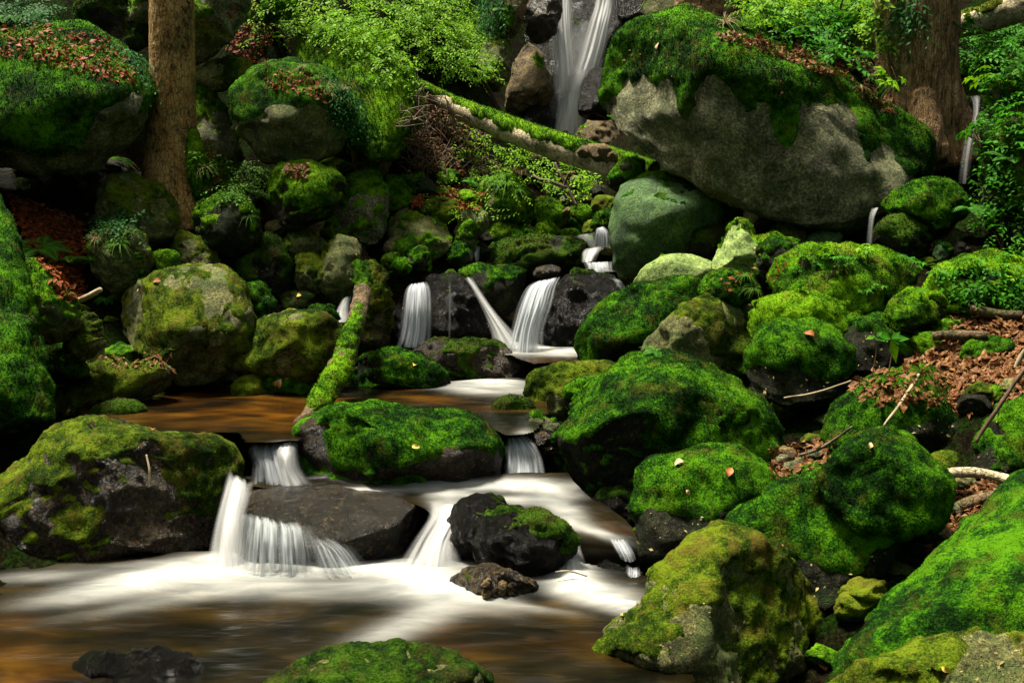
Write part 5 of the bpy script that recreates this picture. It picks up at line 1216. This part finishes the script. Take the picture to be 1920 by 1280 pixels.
fall("white chute between the black pair and the wet brown rock", [((1050,1012,5.72),(1085,1002,5.74)), ((1048,1035,5.6),(1092,1030,5.64)), ((1045,1065,5.46),(1105,1068,5.5)), ((1035,1105,5.34),(1130,1112,5.36))], 'fall_soft', [.3, .7, 1, 1], nu=26)
fall("tiny fall at the far right of the stream beside the pointed boulder", [((1175,1060,5.5),(1200,1064,5.5)), ((1172,1085,5.42),(1204,1088,5.42)), ((1165,1122,5.32),(1212,1125,5.3))], 'fall', [.5, .8, 1], nu=24)
fall("thin water film sliding over the wet brown rock", [((1140,1008,5.62),(1175,1012,5.62)), ((1148,1025,5.52),(1188,1032,5.52)), ((1160,1045,5.48),(1195,1050,5.48))], 'fall', [.5, .45, .3], nu=24)
fall("upper cascade fanning out beside the green leaning boulder", [((1118,428,10.9),(1132,424,10.9)), ((1114,438,10.8),(1142,436,10.8)), ((1108,462,10.7),(1146,464,10.7))], 'fall', [.8, 1, .9], nu=40)
fall("pale sheet of water left of the upper cascade", [((1060,445,10.95),(1118,434,10.95)), ((1075,452,10.85),(1118,450,10.85)), ((1098,462,10.75),(1130,466,10.75))], 'fall_soft', [.3, .7, .8], nu=20)
fall("short white chute below the upper cascade", [((1092,466,10.6),(1142,460,10.6)), ((1090,478,10.45),(1125,474,10.45)), ((1090,492,10.35),(1118,490,10.35))], 'fall_soft', [.9, .9, .7], nu=20)
fall("small stepped fall above the right black boulder", [((1092,492,10.2),(1150,490,10.2)), ((1096,500,10.1),(1150,500,10.1)), ((1098,510,10.05),(1152,510,10.05))], 'fall', [.5, .6, .4], nu=30)
fall("dim water slipping down right of the right black boulder", [((1145,520,9.7),(1165,525,9.7)), ((1160,540,9.6),(1182,545,9.6)), ((1172,560,9.5),(1185,560,9.5))], 'fall', [.4, .4, .2], nu=16)
fall("sliver of white water behind the leaning trunk", [((640,560,9.3),(660,552,9.3)), ((628,585,9.2),(656,580,9.2)), ((622,602,9.1),(662,606,9.1))], 'fall_soft', [.8, 1, 1], nu=16)
fall("white water left of the long dark slab", [((878,462,10.5),(902,460,10.5)), ((880,480,10.4),(900,480,10.4)), ((878,500,10.3),(898,500,10.3))], 'fall_soft', [.7, .8, .5], nu=12)
fall("thin waterfall at the far right beside the old trunk", [((1812,180,9.9),(1842,180,9.9)), ((1822,190,9.75),(1838,192,9.75)), ((1822,225,9.6),(1832,225,9.6)), ((1806,270,9.5),(1826,270,9.5)), ((1796,345,9.4),(1818,345,9.4))], 'fall_soft', [.4, .45, .3, .3, .1], nu=16, gap=.02)
fall("tiny trickle on the dark stones right of the giant boulder", [((1634,390,8.6),(1648,388,8.6)), ((1628,410,8.55),(1638,412,8.55)), ((1624,460,8.5),(1636,462,8.5))], 'fall_soft', [.5, .4, .15], nu=10, gap=.02)
fall("distant small fall behind the sapling", [((1578,45,13.5),(1588,45,13.5)), ((1578,55,13.4),(1590,55,13.4)), ((1576,68,13.3),(1592,68,13.3))], 'fall_soft', [.7, .8, .5], nu=10)
